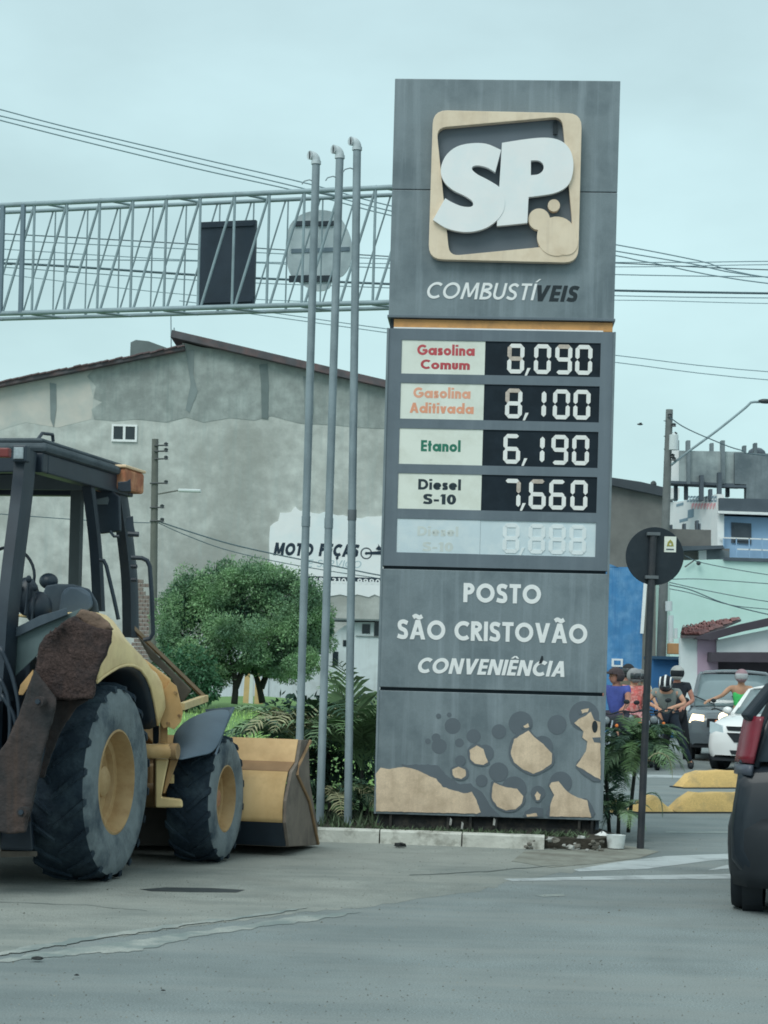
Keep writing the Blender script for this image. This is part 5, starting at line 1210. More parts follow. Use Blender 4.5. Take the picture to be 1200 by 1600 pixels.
# ================================================================== YELLOW KERB BLOCKS
m_yel = mat('yellow block paint', th(218,188,120), .8, .08, 4, grain=.15, dirt=th(160,146,108), damt=.6, dscale=4, bump=.3, lo=.5, hi=.66)
m_yelf = m_yel
def block(px0, px1, py_base, h, lab, y=m_yel, taper=.24, d=.34):
    a, b = G(px0, py_base), G(px1, py_base); L = (b-a).length; e_ = empty('kerb_block', ((a.x+b.x)/2, (a.y+b.y)/2, 0), math.atan2(b.y-a.y, b.x-a.x)); tag(e_, lab, 'kerb block', 'yellow concrete blocks dividing the lanes')
    mb = MB(); n = 12; rows = []
    for i in range(n+1):
        t = i/n; x = -L/2 + L*t; k_ = min(1, min(t, 1-t)*L/taper); z = .02 + (h-.02)*min(1, k_)
        j = random.uniform(-.008,.008)
        rows.append([(x, -d*.5, .0), (x, -d*.48, .02), (x, -d*.36+j, z*.88+j), (x, -d*.28, z+j), (x, d*.28, z+j), (x, d*.36, z*.88), (x, d*.5, .0)])
    mb.grid(rows).build('block', y, e_, smooth='auto')
    MB().box(-L/2-.01, L/2+.01, -d*.5-.02, d*.5+.02, -.01, .018).build('mortar', m_hole, e_)
block(1046,1245,1269,.235,'nearer long yellow kerb block beside the black hatchback')
block(1058,1250,1231,.255,'farther long yellow kerb block under the white hatchback')
block(985,1045,1269,.21,'short cracked yellow kerb block directly behind the black signpost')
block(925,978,1270,.21,'grey worn kerb block half hidden behind the price sign edge', y=mat('worn grey yellow', th(150,146,128), .9, .15, 5, dirt=th(204,176,108), damt=.9, dscale=7, lo=.5, hi=.6))

# ================================================================== MOTORCYCLES
m_chrome = mat('chrome', tv(150,160,164), .2, .1, 9, metal=.8)
def moto(loc, rz, lab, paint, lean=0, lit=False):
    e_ = empty('motorcycle', loc, rz); tag(e_, lab, 'motorcycle')
    for y in (-.62,.62):
        MB().lathe([(-.04,.23),(-.05,.27),(-.03,.30),(.03,.30),(.05,.27),(.04,.23)], (0,y,.30), 'x', 28, closed=True).build('tyre', m_tyre, e_, smooth='auto')
        MB().lathe([(-.02,.225),(-.02,.24),(.02,.24),(.02,.225)], (0,y,.30), 'x', 28, closed=True).build('rim', m_chrome, e_)
        mb = MB()
        for k in range(10):
            a = k*math.pi/5; mb.tube([(0,y,.30),(0,y+.23*math.cos(a),.30+.23*math.sin(a))], .005, 4)
        mb.build('spokes', m_chrome, e_); MB().tube([(-.07,y,.3),(.07,y,.3)], .03, 10).build('hub', m_chrome, e_)
    for s_ in (-1,1):
        MB().tube([(s_*.07,.62,.30),(s_*.07,.44,.86)], .018, 8).build('fork', m_chrome, e_)
        MB().tube([(s_*.08,-.62,.30),(s_*.09,-.10,.34)], .018, 6).build('swing_arm', m_trim, e_)
        MB().tube([(s_*.10,-.58,.34),(s_*.12,-.42,.66)], .025, 8).build('shock', m_chrome, e_)
        MB().tube([(s_*.22,.38,1.0),(s_*.26,.34,1.14)], .006, 5).build('mirror_stem', m_trim, e_); MB().ell((s_*.27,.34,1.17),(.055,.015,.04),10,6).build('mirror', m_trim, e_, smooth=True)
        MB().ell((s_*.16,.46,.78),(.03,.03,.03),8,5).build('indicator', mat('amber lens', tv(190,110,50), .3, .1, 5), e_)
    MB().tube(openspline([(-.34,.24,1.0),(-.2,.36,1.02),(0,.40,.96),(.2,.36,1.02),(.34,.24,1.0)],3), .014, 6).build('handlebar', m_trim, e_)
    MB().ell((0,.50,.86),(.075,.07,.075),12,8).build('headlamp_shell', m_trim, e_, smooth=True); MB().ell((0,.535,.86),(.066,.045,.066) if not lit else (.10,.05,.10),12,8).build('headlamp', m_lampon if lit else mat('dull lens', tv(104,116,118), .2, .1, 9), e_, smooth=True)
    MB().ell((0,.16,.80),(.14,.27,.13),14,8).build('tank', paint, e_, smooth=True)
    MB().ell((0,-.34,.78),(.13,.42,.06),14,6).build('seat', m_trim, e_, smooth=True)
    MB().box(-.11,.11,-.12,.24,.28,.58).build('engine', mat('engine grey', tv(70,76,78), .5, .2, 20), e_, bevel=.04)
    MB().tube([(0,.42,.88),(0,.1,.62),(0,-.1,.30)], .025, 8).build('frame', m_trim, e_)
    MB().tube([(.12,.20,.30),(.14,-.1,.22),(.14,-.75,.34)], [.02,.025,.045], 10).build('exhaust', m_chrome, e_, smooth='auto')
    rows = [[(x, .62+.33*math.cos(a), .30+.33*math.sin(a)) for x in (-.06,0,.06)] for a in (R_(40),R_(65),R_(90),R_(115),R_(140))]
    MB().grid(rows).build('front_fender', paint, e_, smooth=True, solid=.01)
    rows = [[(x, -.62+.36*math.cos(a), .32+.36*math.sin(a)) for x in (-.08,0,.08)] for a in (R_(50),R_(80),R_(110),R_(150),R_(185))]
    MB().grid(rows).build('rear_fender', paint, e_, smooth=True, solid=.01)
    MB().prism([(-.09,.52),(.09,.52),(.09,.64),(-.09,.64)], -1.0, -.99).build('number_plate', m_plate, e_)
    e_.rotation_euler = (0, lean, rz)
    return e_

# ================================================================== PEOPLE
def skinmesh(name, verts, edges, root, m, parent, sub=2):
    me = bpy.data.meshes.new(name); bm = bmesh.new(); lay = bm.verts.layers.skin.verify(); vs = []
    for p, r in verts:
        v = bm.verts.new(p); v[lay].radius = (r, r) if not isinstance(r, tuple) else r; vs.append(v)
    bm.verts.ensure_lookup_table(); vs[root][lay].use_root = True
    for a, b in edges: bm.edges.new((vs[a], vs[b]))
    bm.to_mesh(me); bm.free(); me.materials.append(m)
    o = bpy.data.objects.new(name, me); COL.objects.link(o); o.parent = parent
    q = o.modifiers.new('skin','SKIN'); q.use_smooth_shade = True
    q = o.modifiers.new('sub','SUBSURF'); q.levels = sub; q.render_levels = sub
    return o
def person(loc, rz, lab, skin, shirt, pants, helmet, pose, group=None, visor=True, sleeve=.5, stripes=None, face=False, helmet_open=False, shorts=False, sleeveless=False, tank=None):
    """pose: dict of joints in metres, x across, +y facing"""
    P = {'pel':(0,0,.90),'wst':(0,.02,1.05),'chs':(0,.05,1.26),'nck':(0,.06,1.43),'hd':(0,.10,1.57),
         'shl':(-.19,.05,1.37),'shr':(.19,.05,1.37),'ell':(-.27,.20,1.14),'elr':(.27,.20,1.14),'wrl':(-.28,.42,1.06),'wrr':(.28,.42,1.06),
         'hpl':(-.10,0,.88),'hpr':(.10,0,.88),'knl':(-.24,.30,.62),'knr':(.24,.30,.62),'anl':(-.27,.10,.10),'anr':(.27,.10,.10),'tol':(-.29,.27,.04),'tor':(.29,.27,.04)}
    P.update(pose); V = {k: Vector(v) for k, v in P.items() if isinstance(v, tuple)}
    e_ = empty('person', loc, rz); tag(e_, lab, 'person', group)
    hd = V['hd']; up = (hd-V['nck']).normalized()
    verts = [(V['pel'],.13),(V['wst'],.115),(V['chs'],.14),(V['nck'],.055),(hd-up*.04,.078),(hd+up*.05,.088)]
    edges = [(0,1),(1,2),(2,3),(3,4),(4,5)]
    def chain(start, pts):
        k = start
        for p, r in pts: verts.append((p, r)); edges.append((k, len(verts)-1)); k = len(verts)-1
        return k
    for s_, sg in (('l',-1),('r',1)):
        wr = V['wr'+s_]; el = V['el'+s_]; d = (wr-el).normalized()
        sd = d.cross(Vector((0,0,1))).normalized()*(-sg if False else 1)
        k = chain(2, [(V['sh'+s_],.062),(el,.042),(wr,.028),(wr+d*.05,.034)])
        for fi, off in enumerate((-.030,-.010,.010,.030)):
            ln = (.060,.072,.068,.052)[fi]
            chain(k, [(wr+d*.085+sd*off,.0105),(wr+d*(.085+ln*.5)+sd*off+Vector((0,0,-.010)),.0095),(wr+d*(.08+ln*.75)+sd*off+Vector((0,0,-.035)),.008)])
        chain(k-1, [(wr+d*.035+sd*(.04*sg)+Vector((0,0,-.012)),.012),(wr+d*.07+sd*(.055*sg)+Vector((0,0,-.025)),.010)])
        chain(0, [(V['hp'+s_],.095),(V['kn'+s_],.06),(V['an'+s_],.04),(V['an'+s_]+(V['to'+s_]-V['an'+s_])*.35+Vector((0,0,-.02)),.042),(V['to'+s_],.032)])
    skinmesh('body', verts, edges, 0, skin, e_)
    # shirt
    sv = [(V['pel']+Vector((0,0,.02)),.145),(V['wst'],.135),(V['chs'],.16),(V['nck']-(V['nck']-V['chs'])*.25,.085)]; se_ = [(0,1),(1,2),(2,3)]
    for s_ in 'lr':
        sh, el, wr = V['sh'+s_], V['el'+s_], V['wr'+s_]
        if sleeveless: sv.append((sh+(V['chs']-sh)*.25,.066)); se_.append((2,len(sv)-1)); continue
        sv.append((sh,.080)); se_.append((2,len(sv)-1))
        if sleeve <= 1: sv.append((sh.lerp(el,sleeve),.064)); se_.append((len(sv)-2,len(sv)-1))
        else: sv += [(el,.052),(el.lerp(wr,.92),.040)]; se_ += [(len(sv)-3,len(sv)-2),(len(sv)-2,len(sv)-1)]
    skinmesh('shirt', sv, se_, 0, shirt, e_)
    pv = [(V['pel'],.142)]; pe = []
    for s_ in 'lr':
        hp, kn, an = V['hp'+s_], V['kn'+s_], V['an'+s_]
        pv.append((hp,.108)); pe.append((0,len(pv)-1)); pv.append((hp.lerp(kn,.5),.088)); pe.append((len(pv)-2,len(pv)-1)); pv.append((kn,.073)); pe.append((len(pv)-2,len(pv)-1))
        if not shorts: pv.append((an.lerp(kn,.04),.060)); pe.append((len(pv)-2,len(pv)-1))
        skinmesh('shoe', [(an+Vector((0,0,-.02)),.066),(an.lerp(V['to'+s_],.5)+Vector((0,0,-.02)),.062),(V['to'+s_]+Vector((0,.02,.01)),.056)], [(0,1),(1,2)], 0, m_trim, e_, 1)
    skinmesh('trousers', pv, pe, 0, pants, e_)
    # head details
    fw = Vector((0,1,0)); look = pose.get('look')
    ang = look if look is not None else 0.0; tilt = pose.get('nod', 0.0)
    Mh = Matrix.Translation(hd) @ Matrix.Rotation(ang, 4, 'Z') @ Matrix.Rotation(tilt, 4, 'X')
    def hb(mb, nm_, m, **k): mb.v = [tuple(Mh @ Vector(v)) for v in mb.v]; return mb.build(nm_, m, e_, **k)
    m_eye = mat('dark eye', tv(30,28,28), .4, .1, 9)
    hb(MB().ell((0,.02,-.01),(.078,.095,.115),16,12), 'head', skin, smooth=True)
    for s_ in (-1,1): hb(MB().ell((s_*.032,.107,.01),(.013,.007,.007),8,6), 'eye', m_eye); hb(MB().ell((s_*.085,.01,-.02),(.012,.022,.032),8,6), 'ear', skin)
    hb(MB().ell((0,.118,-.022),(.014,.018,.024),8,6), 'nose', skin, smooth=True); hb(MB().ell((0,.105,-.066),(.026,.008,.007),8,5), 'mouth', mat('lips', tv(110,64,60), .5, .1, 9))
    r = (.128,.148,.135); c = (0,0,.03)
    hl = hb(MB().ell(c, r, 24, 14, z0=(.10 if helmet_open else -.75)), 'helmet', helmet, smooth=True)
    if helmet_open:
        hb(MB().patch(c, (r[0]*1.0,r[1]*1.0,r[2]*1.0), 160, 380, -45, 8), 'helmet_cheek', helmet, smooth=True, solid=.02)
        hb(MB().patch(c, (r[0]*1.15,r[1]*1.28,r[2]*1.05), 45, 135, 8, 22), 'peak', helmet, smooth=True, solid=.012)
    else:
        hb(MB().patch(c, tuple(q*1.03 for q in r), 25, 155, -28, 18), 'visor', mat('smoke visor', tv(44,50,54), .15, .1, 5, spec=.7) if visor is True else visor, smooth=True, solid=.008)
        hb(MB().patch(c, (r[0]*1.04,r[1]*1.06,r[2]*1.04), 35, 145, -62, -30), 'chin_guard', helmet, smooth=True, solid=.012)
    if stripes:
        mb = MB()
        for x in (-.085,0,.085):
            pts_ = []
            for i in range(13):
                a = R_(-5+190*i/12); zz = math.sin(a)
                kx = math.sqrt(max(0,1-(x/r[0])**2)); pts_.append([(c[0]+x+dx, c[1]+r[1]*1.02*kx*math.cos(a), c[2]+r[2]*1.02*kx*math.sin(a)) for dx in (-.016,0,.016)])
            mb.grid(pts_)
        hb(mb, 'helmet_stripe', stripes, smooth=True, solid=.006)
    return e_
def cl(name, r, g, b, **k): return mat(name, tv(r,g,b), .85, .10, 9, dirt=tv(r*.8,g*.8,b*.8), damt=.5, dscale=7, bump=.3, **k)
sk1 = cl('brown skin', 150,112,96); sk2 = cl('light brown skin', 176,140,116); sk3 = cl('tan skin', 158,128,104)
dk_h = cl('brown black helmet', 60,54,56); m_jean = cl('dark jeans', 32,42,52); m_blackc = cl('black cloth', 28,34,38)
def at_px(px_, D): p = W(px_, 1100, D); return (p.x, D, 0)
# blue shirt rider, looking left
person(at_px(965,32.0), R_(150), 'rider in a blue shirt with brown open helmet, right beside the price sign', sk1, cl('blue shirt', 62,76,138), cl('dark shorts', 60,60,70), dk_h, {'look': R_(-35)}, helmet_open=True, face=True)
moto((at_px(966,31.75)[0], 31.6, 0), R_(150), 'dark motorcycle under the blue shirt rider behind the palms', m_trim)
person(at_px(991,33.8), R_(165), 'rider in a red and pink patterned top behind the blue shirt rider', sk2, mat('coral patterned top', tv(176,96,92), .9, .35, 14, dirt=tv(196,168,160), damt=.9, dscale=16), mat('pink flower shorts', tv(190,150,150), .9, .3, 16, dirt=tv(110,60,66), damt=.9, dscale=18), cl('silver black helmet', 120,126,126), {'look': R_(40)}, helmet_open=False, visor=True, shorts=True)
moto((at_px(992,33.5)[0], 33.5, 0), R_(165), 'red motorcycle under the rider in the patterned top', cl('dark red paint', 90,40,44))
person(at_px(980,36.5), R_(175), 'rider with black helmet with a white flash, farthest back at left', sk1, cl('olive shirt', 92,92,78), m_jean, cl('black helmet shell', 34,38,40), {'pel':(0,0,.96),'hd':(0,.08,1.66),'nck':(0,.05,1.52),'chs':(0,.05,1.36),'shl':(-.19,.05,1.46),'shr':(.19,.05,1.46)}, stripes=None)
moto((at_px(981,36.2)[0], 36.2, 0), R_(175), 'dark motorcycle farthest back among the riders at left', m_trim)
person(at_px(998,38.5), R_(180), 'rider in a pale shirt mostly hidden behind the black signpost', sk3, cl('pale cream shirt', 176,176,156), m_jean, cl('grey helmet shell', 104,110,108), {})
# pair: striped helmet bent forward and the black shirt behind
person(at_px(1043,33.6), R_(165), 'rider in a grey T-shirt and black helmet with white stripes, bent over', sk2, cl('grey t-shirt', 116,128,124), m_jean, cl('black gloss helmet', 26,32,38),
       {'pel':(.02,-.05,.92),'wst':(.0,.05,1.05),'chs':(0,.16,1.24),'nck':(0,.24,1.36),'hd':(0,.32,1.46),'shl':(-.20,.18,1.33),'shr':(.20,.18,1.33),'ell':(-.33,.22,1.14),'elr':(.33,.22,1.14),'wrl':(-.12,.42,1.06),'wrr':(.14,.42,1.06),
        'knl':(-.26,.12,.52),'knr':(.22,.26,.56),'anl':(-.42,-.05,.10),'anr':(.24,.06,.10),'tol':(-.45,.12,.04),'tor':(.26,.24,.04),'nod':R_(-38)}, stripes=cl('white stripe', 210,220,222))
moto((at_px(1030,33.3)[0], 33.3, 0), R_(172), 'black motorcycle straddled by the rider with the striped helmet', m_trim, .10)
person(at_px(1057,34.6), R_(172), 'standing person in a black T-shirt and pale helmet behind the striped helmet', sk1, cl('black t-shirt', 30,36,42), m_blackc, cl('pale grey helmet', 142,150,146),
       {'pel':(0,0,.96),'wst':(0,.0,1.12),'chs':(0,.03,1.33),'nck':(0,.05,1.50),'hd':(0,.08,1.64),'shl':(-.20,.03,1.44),'shr':(.20,.03,1.44),'ell':(-.29,.10,1.18),'elr':(.27,.12,1.18),'wrl':(-.12,.32,1.06),'wrr':(.10,.34,1.08),
        'hpl':(-.10,0,.93),'hpr':(.10,0,.93),'knl':(-.18,.06,.52),'knr':(.16,.08,.52),'anl':(-.26,-.02,.10),'anr':(.20,.0,.10),'tol':(-.30,.15,.04),'tor':(.22,.18,.04)}, visor=cl('black cloth', 28,34,38))
# green top rider
person(at_px(1157,37.2), R_(172), 'rider in a bright green sleeveless top and red grey helmet behind the white car', sk3, cl('green top', 62,178,96), m_jean, cl('red grey helmet', 130,112,116),
       {'pel':(0,0,.98),'wst':(0,.02,1.12),'chs':(0,.05,1.32),'nck':(0,.06,1.48),'hd':(0,.10,1.62),'shl':(-.20,.05,1.42),'shr':(.20,.05,1.42),'elr':(.36,.16,1.26),'wrr':(.60,.34,1.16),'ell':(-.30,.20,1.2),'wrl':(-.3,.42,1.1)}, sleeveless=True, visor=cl('pale visor', 150,160,160), stripes=None)
moto((at_px(1146,36.3)[0], 36.3, 0), R_(150), 'motorcycle with lit headlamp under the green top rider', cl('dark grey paint', 60,66,68), lit=True)

# ================================================================== BACKHOE LOADER
HEAD = R_(12)
m_ly = mat('backhoe yellow', tv(178,153,106), .5, .06, 3, dirt=tv(150,122,78), damt=.65, dscale=3, streak=tv(168,138,88), samt=.4, spec=.4)
m_lyd = mat('backhoe ochre', tv(142,120,84), .6, .10, 5, dirt=tv(104,84,58), damt=.7, dscale=4)
m_lyp = mat('backhoe pale yellow fender', tv(206,182,132), .5, .05, 3, dirt=tv(172,150,108), damt=.6, dscale=4, spec=.4)
m_cab = mat('cab black paint', tv(24,36,46), .45, .10, 4, dirt=tv(40,54,62), damt=.5, dscale=3, spec=.5)
m_cabg = mat('cab dusty roof', tv(66,78,82), .7, .10, 4, dirt=tv(40,52,58), damt=.6, dscale=4)
m_mud = mat('rusty mud crust', tv(56,47,44), .95, .28, 34, grain=.3, dirt=tv(34,34,36), damt=.8, dscale=7, bump=1.0, bscale=44)
m_rust = mat('rusty stick', tv(50,47,46), .9, .25, 9, dirt=tv(32,38,40), damt=.7, dscale=4, streak=tv(72,58,48), samt=.5, bump=.6)
m_tread = mat('tyre tread', tv(24,38,48), .85, .15, 7, dirt=tv(58,74,80), damt=.55, dscale=5, bump=.5)
m_side = mat('dusty tyre sidewall', tv(100,113,114), .9, .12, 8, dirt=tv(48,62,70), damt=.95, dscale=2.6, bump=.4, streak=tv(84,96,98), samt=.5)
m_rim = mat('yellow rim', tv(152,131,92), .55, .08, 6, dirt=tv(130,104,66), damt=.6, dscale=8)
m_ffen = mat('blue grey plastic fender', tv(70,88,98), .55, .08, 4, dirt=tv(60,76,86), damt=.5, dscale=4)
m_buck = mat('bucket worn plate', tv(104,100,90), .75, .12, 5, dirt=tv(80,76,70), damt=.7, dscale=5, streak=tv(70,62,54), samt=.4)
c0 = Vector((-3.0, 14.26, 0))
BF = Frame('backhoe_loader', c0, -HEAD, 'muddy yellow backhoe loader with dark cab seen from its rear right corner', 'backhoe loader'); B = BF.e
def poly_y(pts, y0, y1, nm_, m, par=None, bevel=0, **k): return MB().prism([BF.py(*p, y0) for p in pts], y0, y1).build(nm_, m, par or B, bevel=bevel, **k)
def wheel(nm_, c, R, w_, rim_r, outer, lugs):
    """c: centre, outer: +1 when the open side faces +x"""
    e_ = empty(nm_, c); e_.parent = B
    o = outer; h = w_/2
    t = MB().lathe([(-h*.98,rim_r*.98),(-h*1.05,rim_r+(R-rim_r)*.45),(-h*.95,R*.93),(-h*.7,R*.965),(0,R*.975),(h*.7,R*.965),(h*.95,R*.93)], (0,0,0), 'x', 56).build('tyre', m_tread, e_, smooth='auto')
    prof_ = [(o*h*.95,R*.93),(o*h*1.06,R*.86),(o*h*1.09,rim_r+(R-rim_r)*.5),(o*h*1.04,rim_r+(R-rim_r)*.14),(o*h*.96,rim_r*1.0),(o*h*.8,rim_r*.97)]
    MB().lathe(prof_, (0,0,0), 'x', 56).build('sidewall', m_side, e_, smooth='auto')
    l0 = None
    for k in range(lugs):
        for s_ in (-1,1):
            a0 = 2*math.pi*(k + (.5 if s_ > 0 else 0))/lugs; sw = 2*math.pi/lugs*.95
            mb = MB(); P = []
            for i in range(5):
                t_ = i/4; x = s_*h*(.02+1.0*t_); a = a0 + sw*(1-t_)*.9; rr0 = R*.95 - (R*.03*(t_**3)); rr1 = R*(1.0 - .012*t_**2) if t_ < .99 else R*.965
                hw_ = (.020 + .012*t_)
                for dx, rr__ in ((-hw_,rr0),(-hw_*.8,rr1),(hw_*.8,rr1),(hw_,rr0)):
                    aa = a + dx/R; P.append((x, rr__*math.cos(aa), rr__*math.sin(aa)))
            fs = []
            for i in range(4):
                for j in range(4): fs.append((i*4+j, i*4+(j+1)%4, (i+1)*4+(j+1)%4, (i+1)*4+j))
            fs += [(0,1,2,3),(19,18,17,16)]
            # shoulder foot running down the sidewall
            a = a0; q = len(P)
            for dx, xx, rr__ in ((-.030,h*.98,R*.965),(.030,h*.98,R*.965),(.022,h*1.05,R*.905),(-.022,h*1.05,R*.905),(-.026,h*1.02,R*.97),(.026,h*1.02,R*.97)):
                aa = a+dx/R; P.append((s_*xx, rr__*math.cos(aa), rr__*math.sin(aa)))
            fs += [(q,q+1,q+2,q+3),(q+4,q+5,q+2,q+3),(q,q+4,q+3),(q+1,q+5,q+2)]
            mb.add(P, fs).build('lug', m_tread if True else m_side, e_)
    rr_ = rim_r
    MB().lathe([(o*h*.86,rr_*.985),(o*h*.98,rr_*1.03),(o*h*1.0,rr_*.99),(o*h*.80,rr_*.93),(o*h*.45,rr_*.90),(o*h*.40,rr_*.80),(o*h*.22,rr_*.76),(o*h*.18,rr_*.62),(o*h*.04,rr_*.56),(o*h*.02,rr_*.36),(o*h*.12,rr_*.34),(o*h*.14,0)], (0,0,0), 'x', 48).build('rim', m_rim, e_, smooth='auto')
    MB().lathe([(o*h*.10,rr_*.34),(o*h*.55,rr_*.30),(o*h*.62,rr_*.24),(o*h*.64,0)], (0,0,0), 'x', 24).build('hub', mat('greasy hub', tv(150,112,84), .6, .15, 9, dirt=tv(80,64,56), damt=.6, dscale=12) if R < .6 else m_rim, e_, smooth='auto')
    for k in range(8):
        a = k*math.pi/4; MB().tube([(o*h*.04,rr_*.46*math.cos(a),rr_*.46*math.sin(a)),(o*h*.14,rr_*.46*math.cos(a),rr_*.46*math.sin(a))], .014, 6).build('wheel_nut', m_lyd, e_)
    return e_
RR, FR = .73, .515
wheel('rear_wheel', (.87,0,RR-.01), RR, .46, .375, 1, 20)
wheel('rear_wheel', (-.87,0,RR-.01), RR, .46, .375, -1, 20)
fy, fz = BF.px(360, 1257, 1.16)
fyy = 1.62
wheel('front_wheel', (1.27,fyy,FR), FR, .36, .265, 1, 16)
wheel('front_wheel', (-1.02,fyy,FR), FR, .36, .265, -1, 16)
MB().tube([(-.95,0,RR),(.95,0,RR)], .15, 16).build('rear_axle', m_lyd, B, smooth='auto')
MB().tube([(-.95,fyy,FR),(.95,fyy,FR)], .10, 16).build('front_axle', m_lyd, B, smooth='auto')
MB().box(-.35,.35,-.6,2.6,.55,.95).build('chassis', m_cab, B, bevel=.02)
MB().box(-.42,.42,.95,2.75,.95,1.50).build('hood', m_lyd, B, bevel=.06)
MB().box(-.44,.44,1.2,2.2,1.05,1.35).build('hood_vent', m_cab, B, bevel=.02)
# rear fender: lip curve in the outer plane, upper edge farther in
XO = 1.10
lip = [(150,1066),(160,1057),(172,1049),(184,1042),(196,1039),(208,1040),(219,1046),(228,1058),(235,1075),(240,1096),(244,1118),(246,1133)]
top = [(139,957),(152,959),(165,963),(176,972),(186,985),(195,999),(205,1014),(217,1029),(230,1042),(244,1054),(252,1068),(254,1085)]
rows = []; inner = []
lp = []
for i, (l, t_) in enumerate(zip(lip, top)):
    y, z = BF.px(*l, XO); u_ = i/(len(lip)-1)
    pL = Vector((XO, y, z)); D_ = (c0.y + XO*(-math.sin(HEAD)) + y*math.cos(HEAD))
    pT = BF.at(*t_, D_ - .12 + .30*(1-abs(u_-.5)))
    m1 = pL.lerp(pT, .5) + Vector((.05, -.03, .02)); lp.append(pL)
    rows.append([pL, pL.lerp(pT,.08)+Vector((.012,0,0)), m1, pT, Vector((.45, pT.y+.12, pT.z-.03))])
MB().grid(rows).build('rear_fender', m_lyp, B, smooth=True, solid=.02)
MB().grid([[p, p+Vector((-.06,0,-.03)), Vector((.55,p.y+.02,p.z-.05))] for p in lp]).build('fender_liner', m_cab, B, smooth=True, solid=.02)
MB().tube([p+Vector((.005,0,0)) for p in lp], .013, 6).build('fender_lip', m_lyp, B, smooth=True)
# dark wall behind the tyre
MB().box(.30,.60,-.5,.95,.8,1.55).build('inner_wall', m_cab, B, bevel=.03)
# tank / step box ahead of the fender
def at_poly(pts, D, dep, nm_, m, bevel=.015):
    a = [BF.at(*p, D) for p in pts]; yy = sum(p.y for p in a)/len(a)
    mb_ = MB().prism([BF.py(*p, yy) for p in pts], yy, yy+dep); mb_.v = [(x-(y-yy)*.36, y, z) for x, y, z in mb_.v]
    return mb_.build(nm_, m, B, bevel=bevel)
at_poly([(251,1096),(252,1083),(262,1070),(266,1064),(276,1072),(281,1092),(286,1113),(283,1128),(272,1140),(264,1136),(255,1138),(250,1128)], 14.9, .45, 'side_tank', m_ly)
at_poly([(205,1015),(232,1034),(268,1062),(266,1068),(255,1082),(250,1096),(244,1100),(238,1078),(226,1052)], 15.0, .5, 'side_cover', m_ly)
at_poly([(250,1130),(262,1130),(262,1160),(252,1160)], 14.95, .1, 'fender_stay', m_lyd, .003)
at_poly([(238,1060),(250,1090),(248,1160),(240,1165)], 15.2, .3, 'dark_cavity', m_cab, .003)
a_, b_ = BF.at(225,1174,14.8), BF.at(276,1174,14.8); MB().tube([a_,b_], .055, 16).build('pivot_tube', m_ly, B, smooth='auto')
MB().tube([b_-Vector((.05,0,0)),b_+Vector((.01,0,0))], .062, 16).build('pivot_collar', m_lyd, B, smooth='auto')
at_poly([(226,1164),(272,1164),(272,1168),(226,1168)], 14.8, .2, 'pivot_bracket', m_lyp, .002)
at_poly([(243,1186),(264,1186),(258,1215),(252,1246),(285,1250),(286,1262),(243,1262)], 14.85, .12, 'side_frame', m_lyp)
at_poly([(266,1188),(279,1186),(268,1215),(258,1240),(254,1240),(260,1212)], 14.9, .08, 'frame_strut', m_lyd)
at_poly([(262,1212),(272,1210),(272,1224),(260,1224)], 15.0, .06, 'frame_tab', m_lyp, .003)
at_poly([(215,1262),(305,1262),(305,1322),(215,1322)], 15.7, .3, 'belly_shade_plate', mat('shaded belly plate', tv(62,62,58), .9, .2, 6))  # dark brown plate, coloured as the shade beneath the machine
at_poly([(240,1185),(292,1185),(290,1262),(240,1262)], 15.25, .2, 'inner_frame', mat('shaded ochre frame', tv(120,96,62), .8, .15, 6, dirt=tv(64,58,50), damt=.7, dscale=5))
# front fender, folded plate over the front tyre
y0 = fyy-.62
fp = [[(268,1150),(285,1126),(322,1109),(366,1105)], [(270,1172),(290,1150),(326,1132),(358,1126)], [(273,1191),(296,1186),(318,1182),(337,1179)]]
rows = []
for j, r_ in enumerate(fp):
    rows.append([BF.at(x, y, 14.75+.35*(2-j)+ .10*i) for i, (x, y) in enumerate(r_)])
fp2 = [BF.at(350,1140,15.2)]
MB().grid(rows).build('front_fender', m_ffen, B, smooth=True, solid=.02, sub=2)
rows = [[BF.at(366,1105,15.75), BF.at(350,1141,15.35), BF.at(337,1179,15.05)], [BF.at(322,1109,16.1), BF.at(322,1141,15.9), BF.at(320,1179,15.6)]]
MB().grid(rows).build('fender_side', m_ffen, B, solid=.015)
# loader arm
a_, b_, c_ = BF.at(205,978,15.6), BF.at(321,1091,16.4), BF.at(284,1104,15.4)
MB().beam(a_, b_, .03, .03).build('lift_rod', mat('brown rod', tv(122,108,86), .6, .1, 6), B)
MB().beam(b_, c_, .05, .055).build('lift_link', m_lyp, B)
at_poly([(214,992),(300,1078),(284,1100),(268,1060),(235,1030)], 15.9, .12, 'lift_arm', mat('dull brown arm', tv(84,82,72), .8, .15, 6, dirt=tv(60,66,60), damt=.6, dscale=4))
MB().beam((.55,1.3,1.45),(.55,3.3,.55), .10, .20).build('loader_boom', m_lyd, B, bevel=.01)
MB().beam((-.55,1.3,1.45),(-.55,3.3,.55), .10, .20).build('loader_boom', m_lyd, B, bevel=.01)
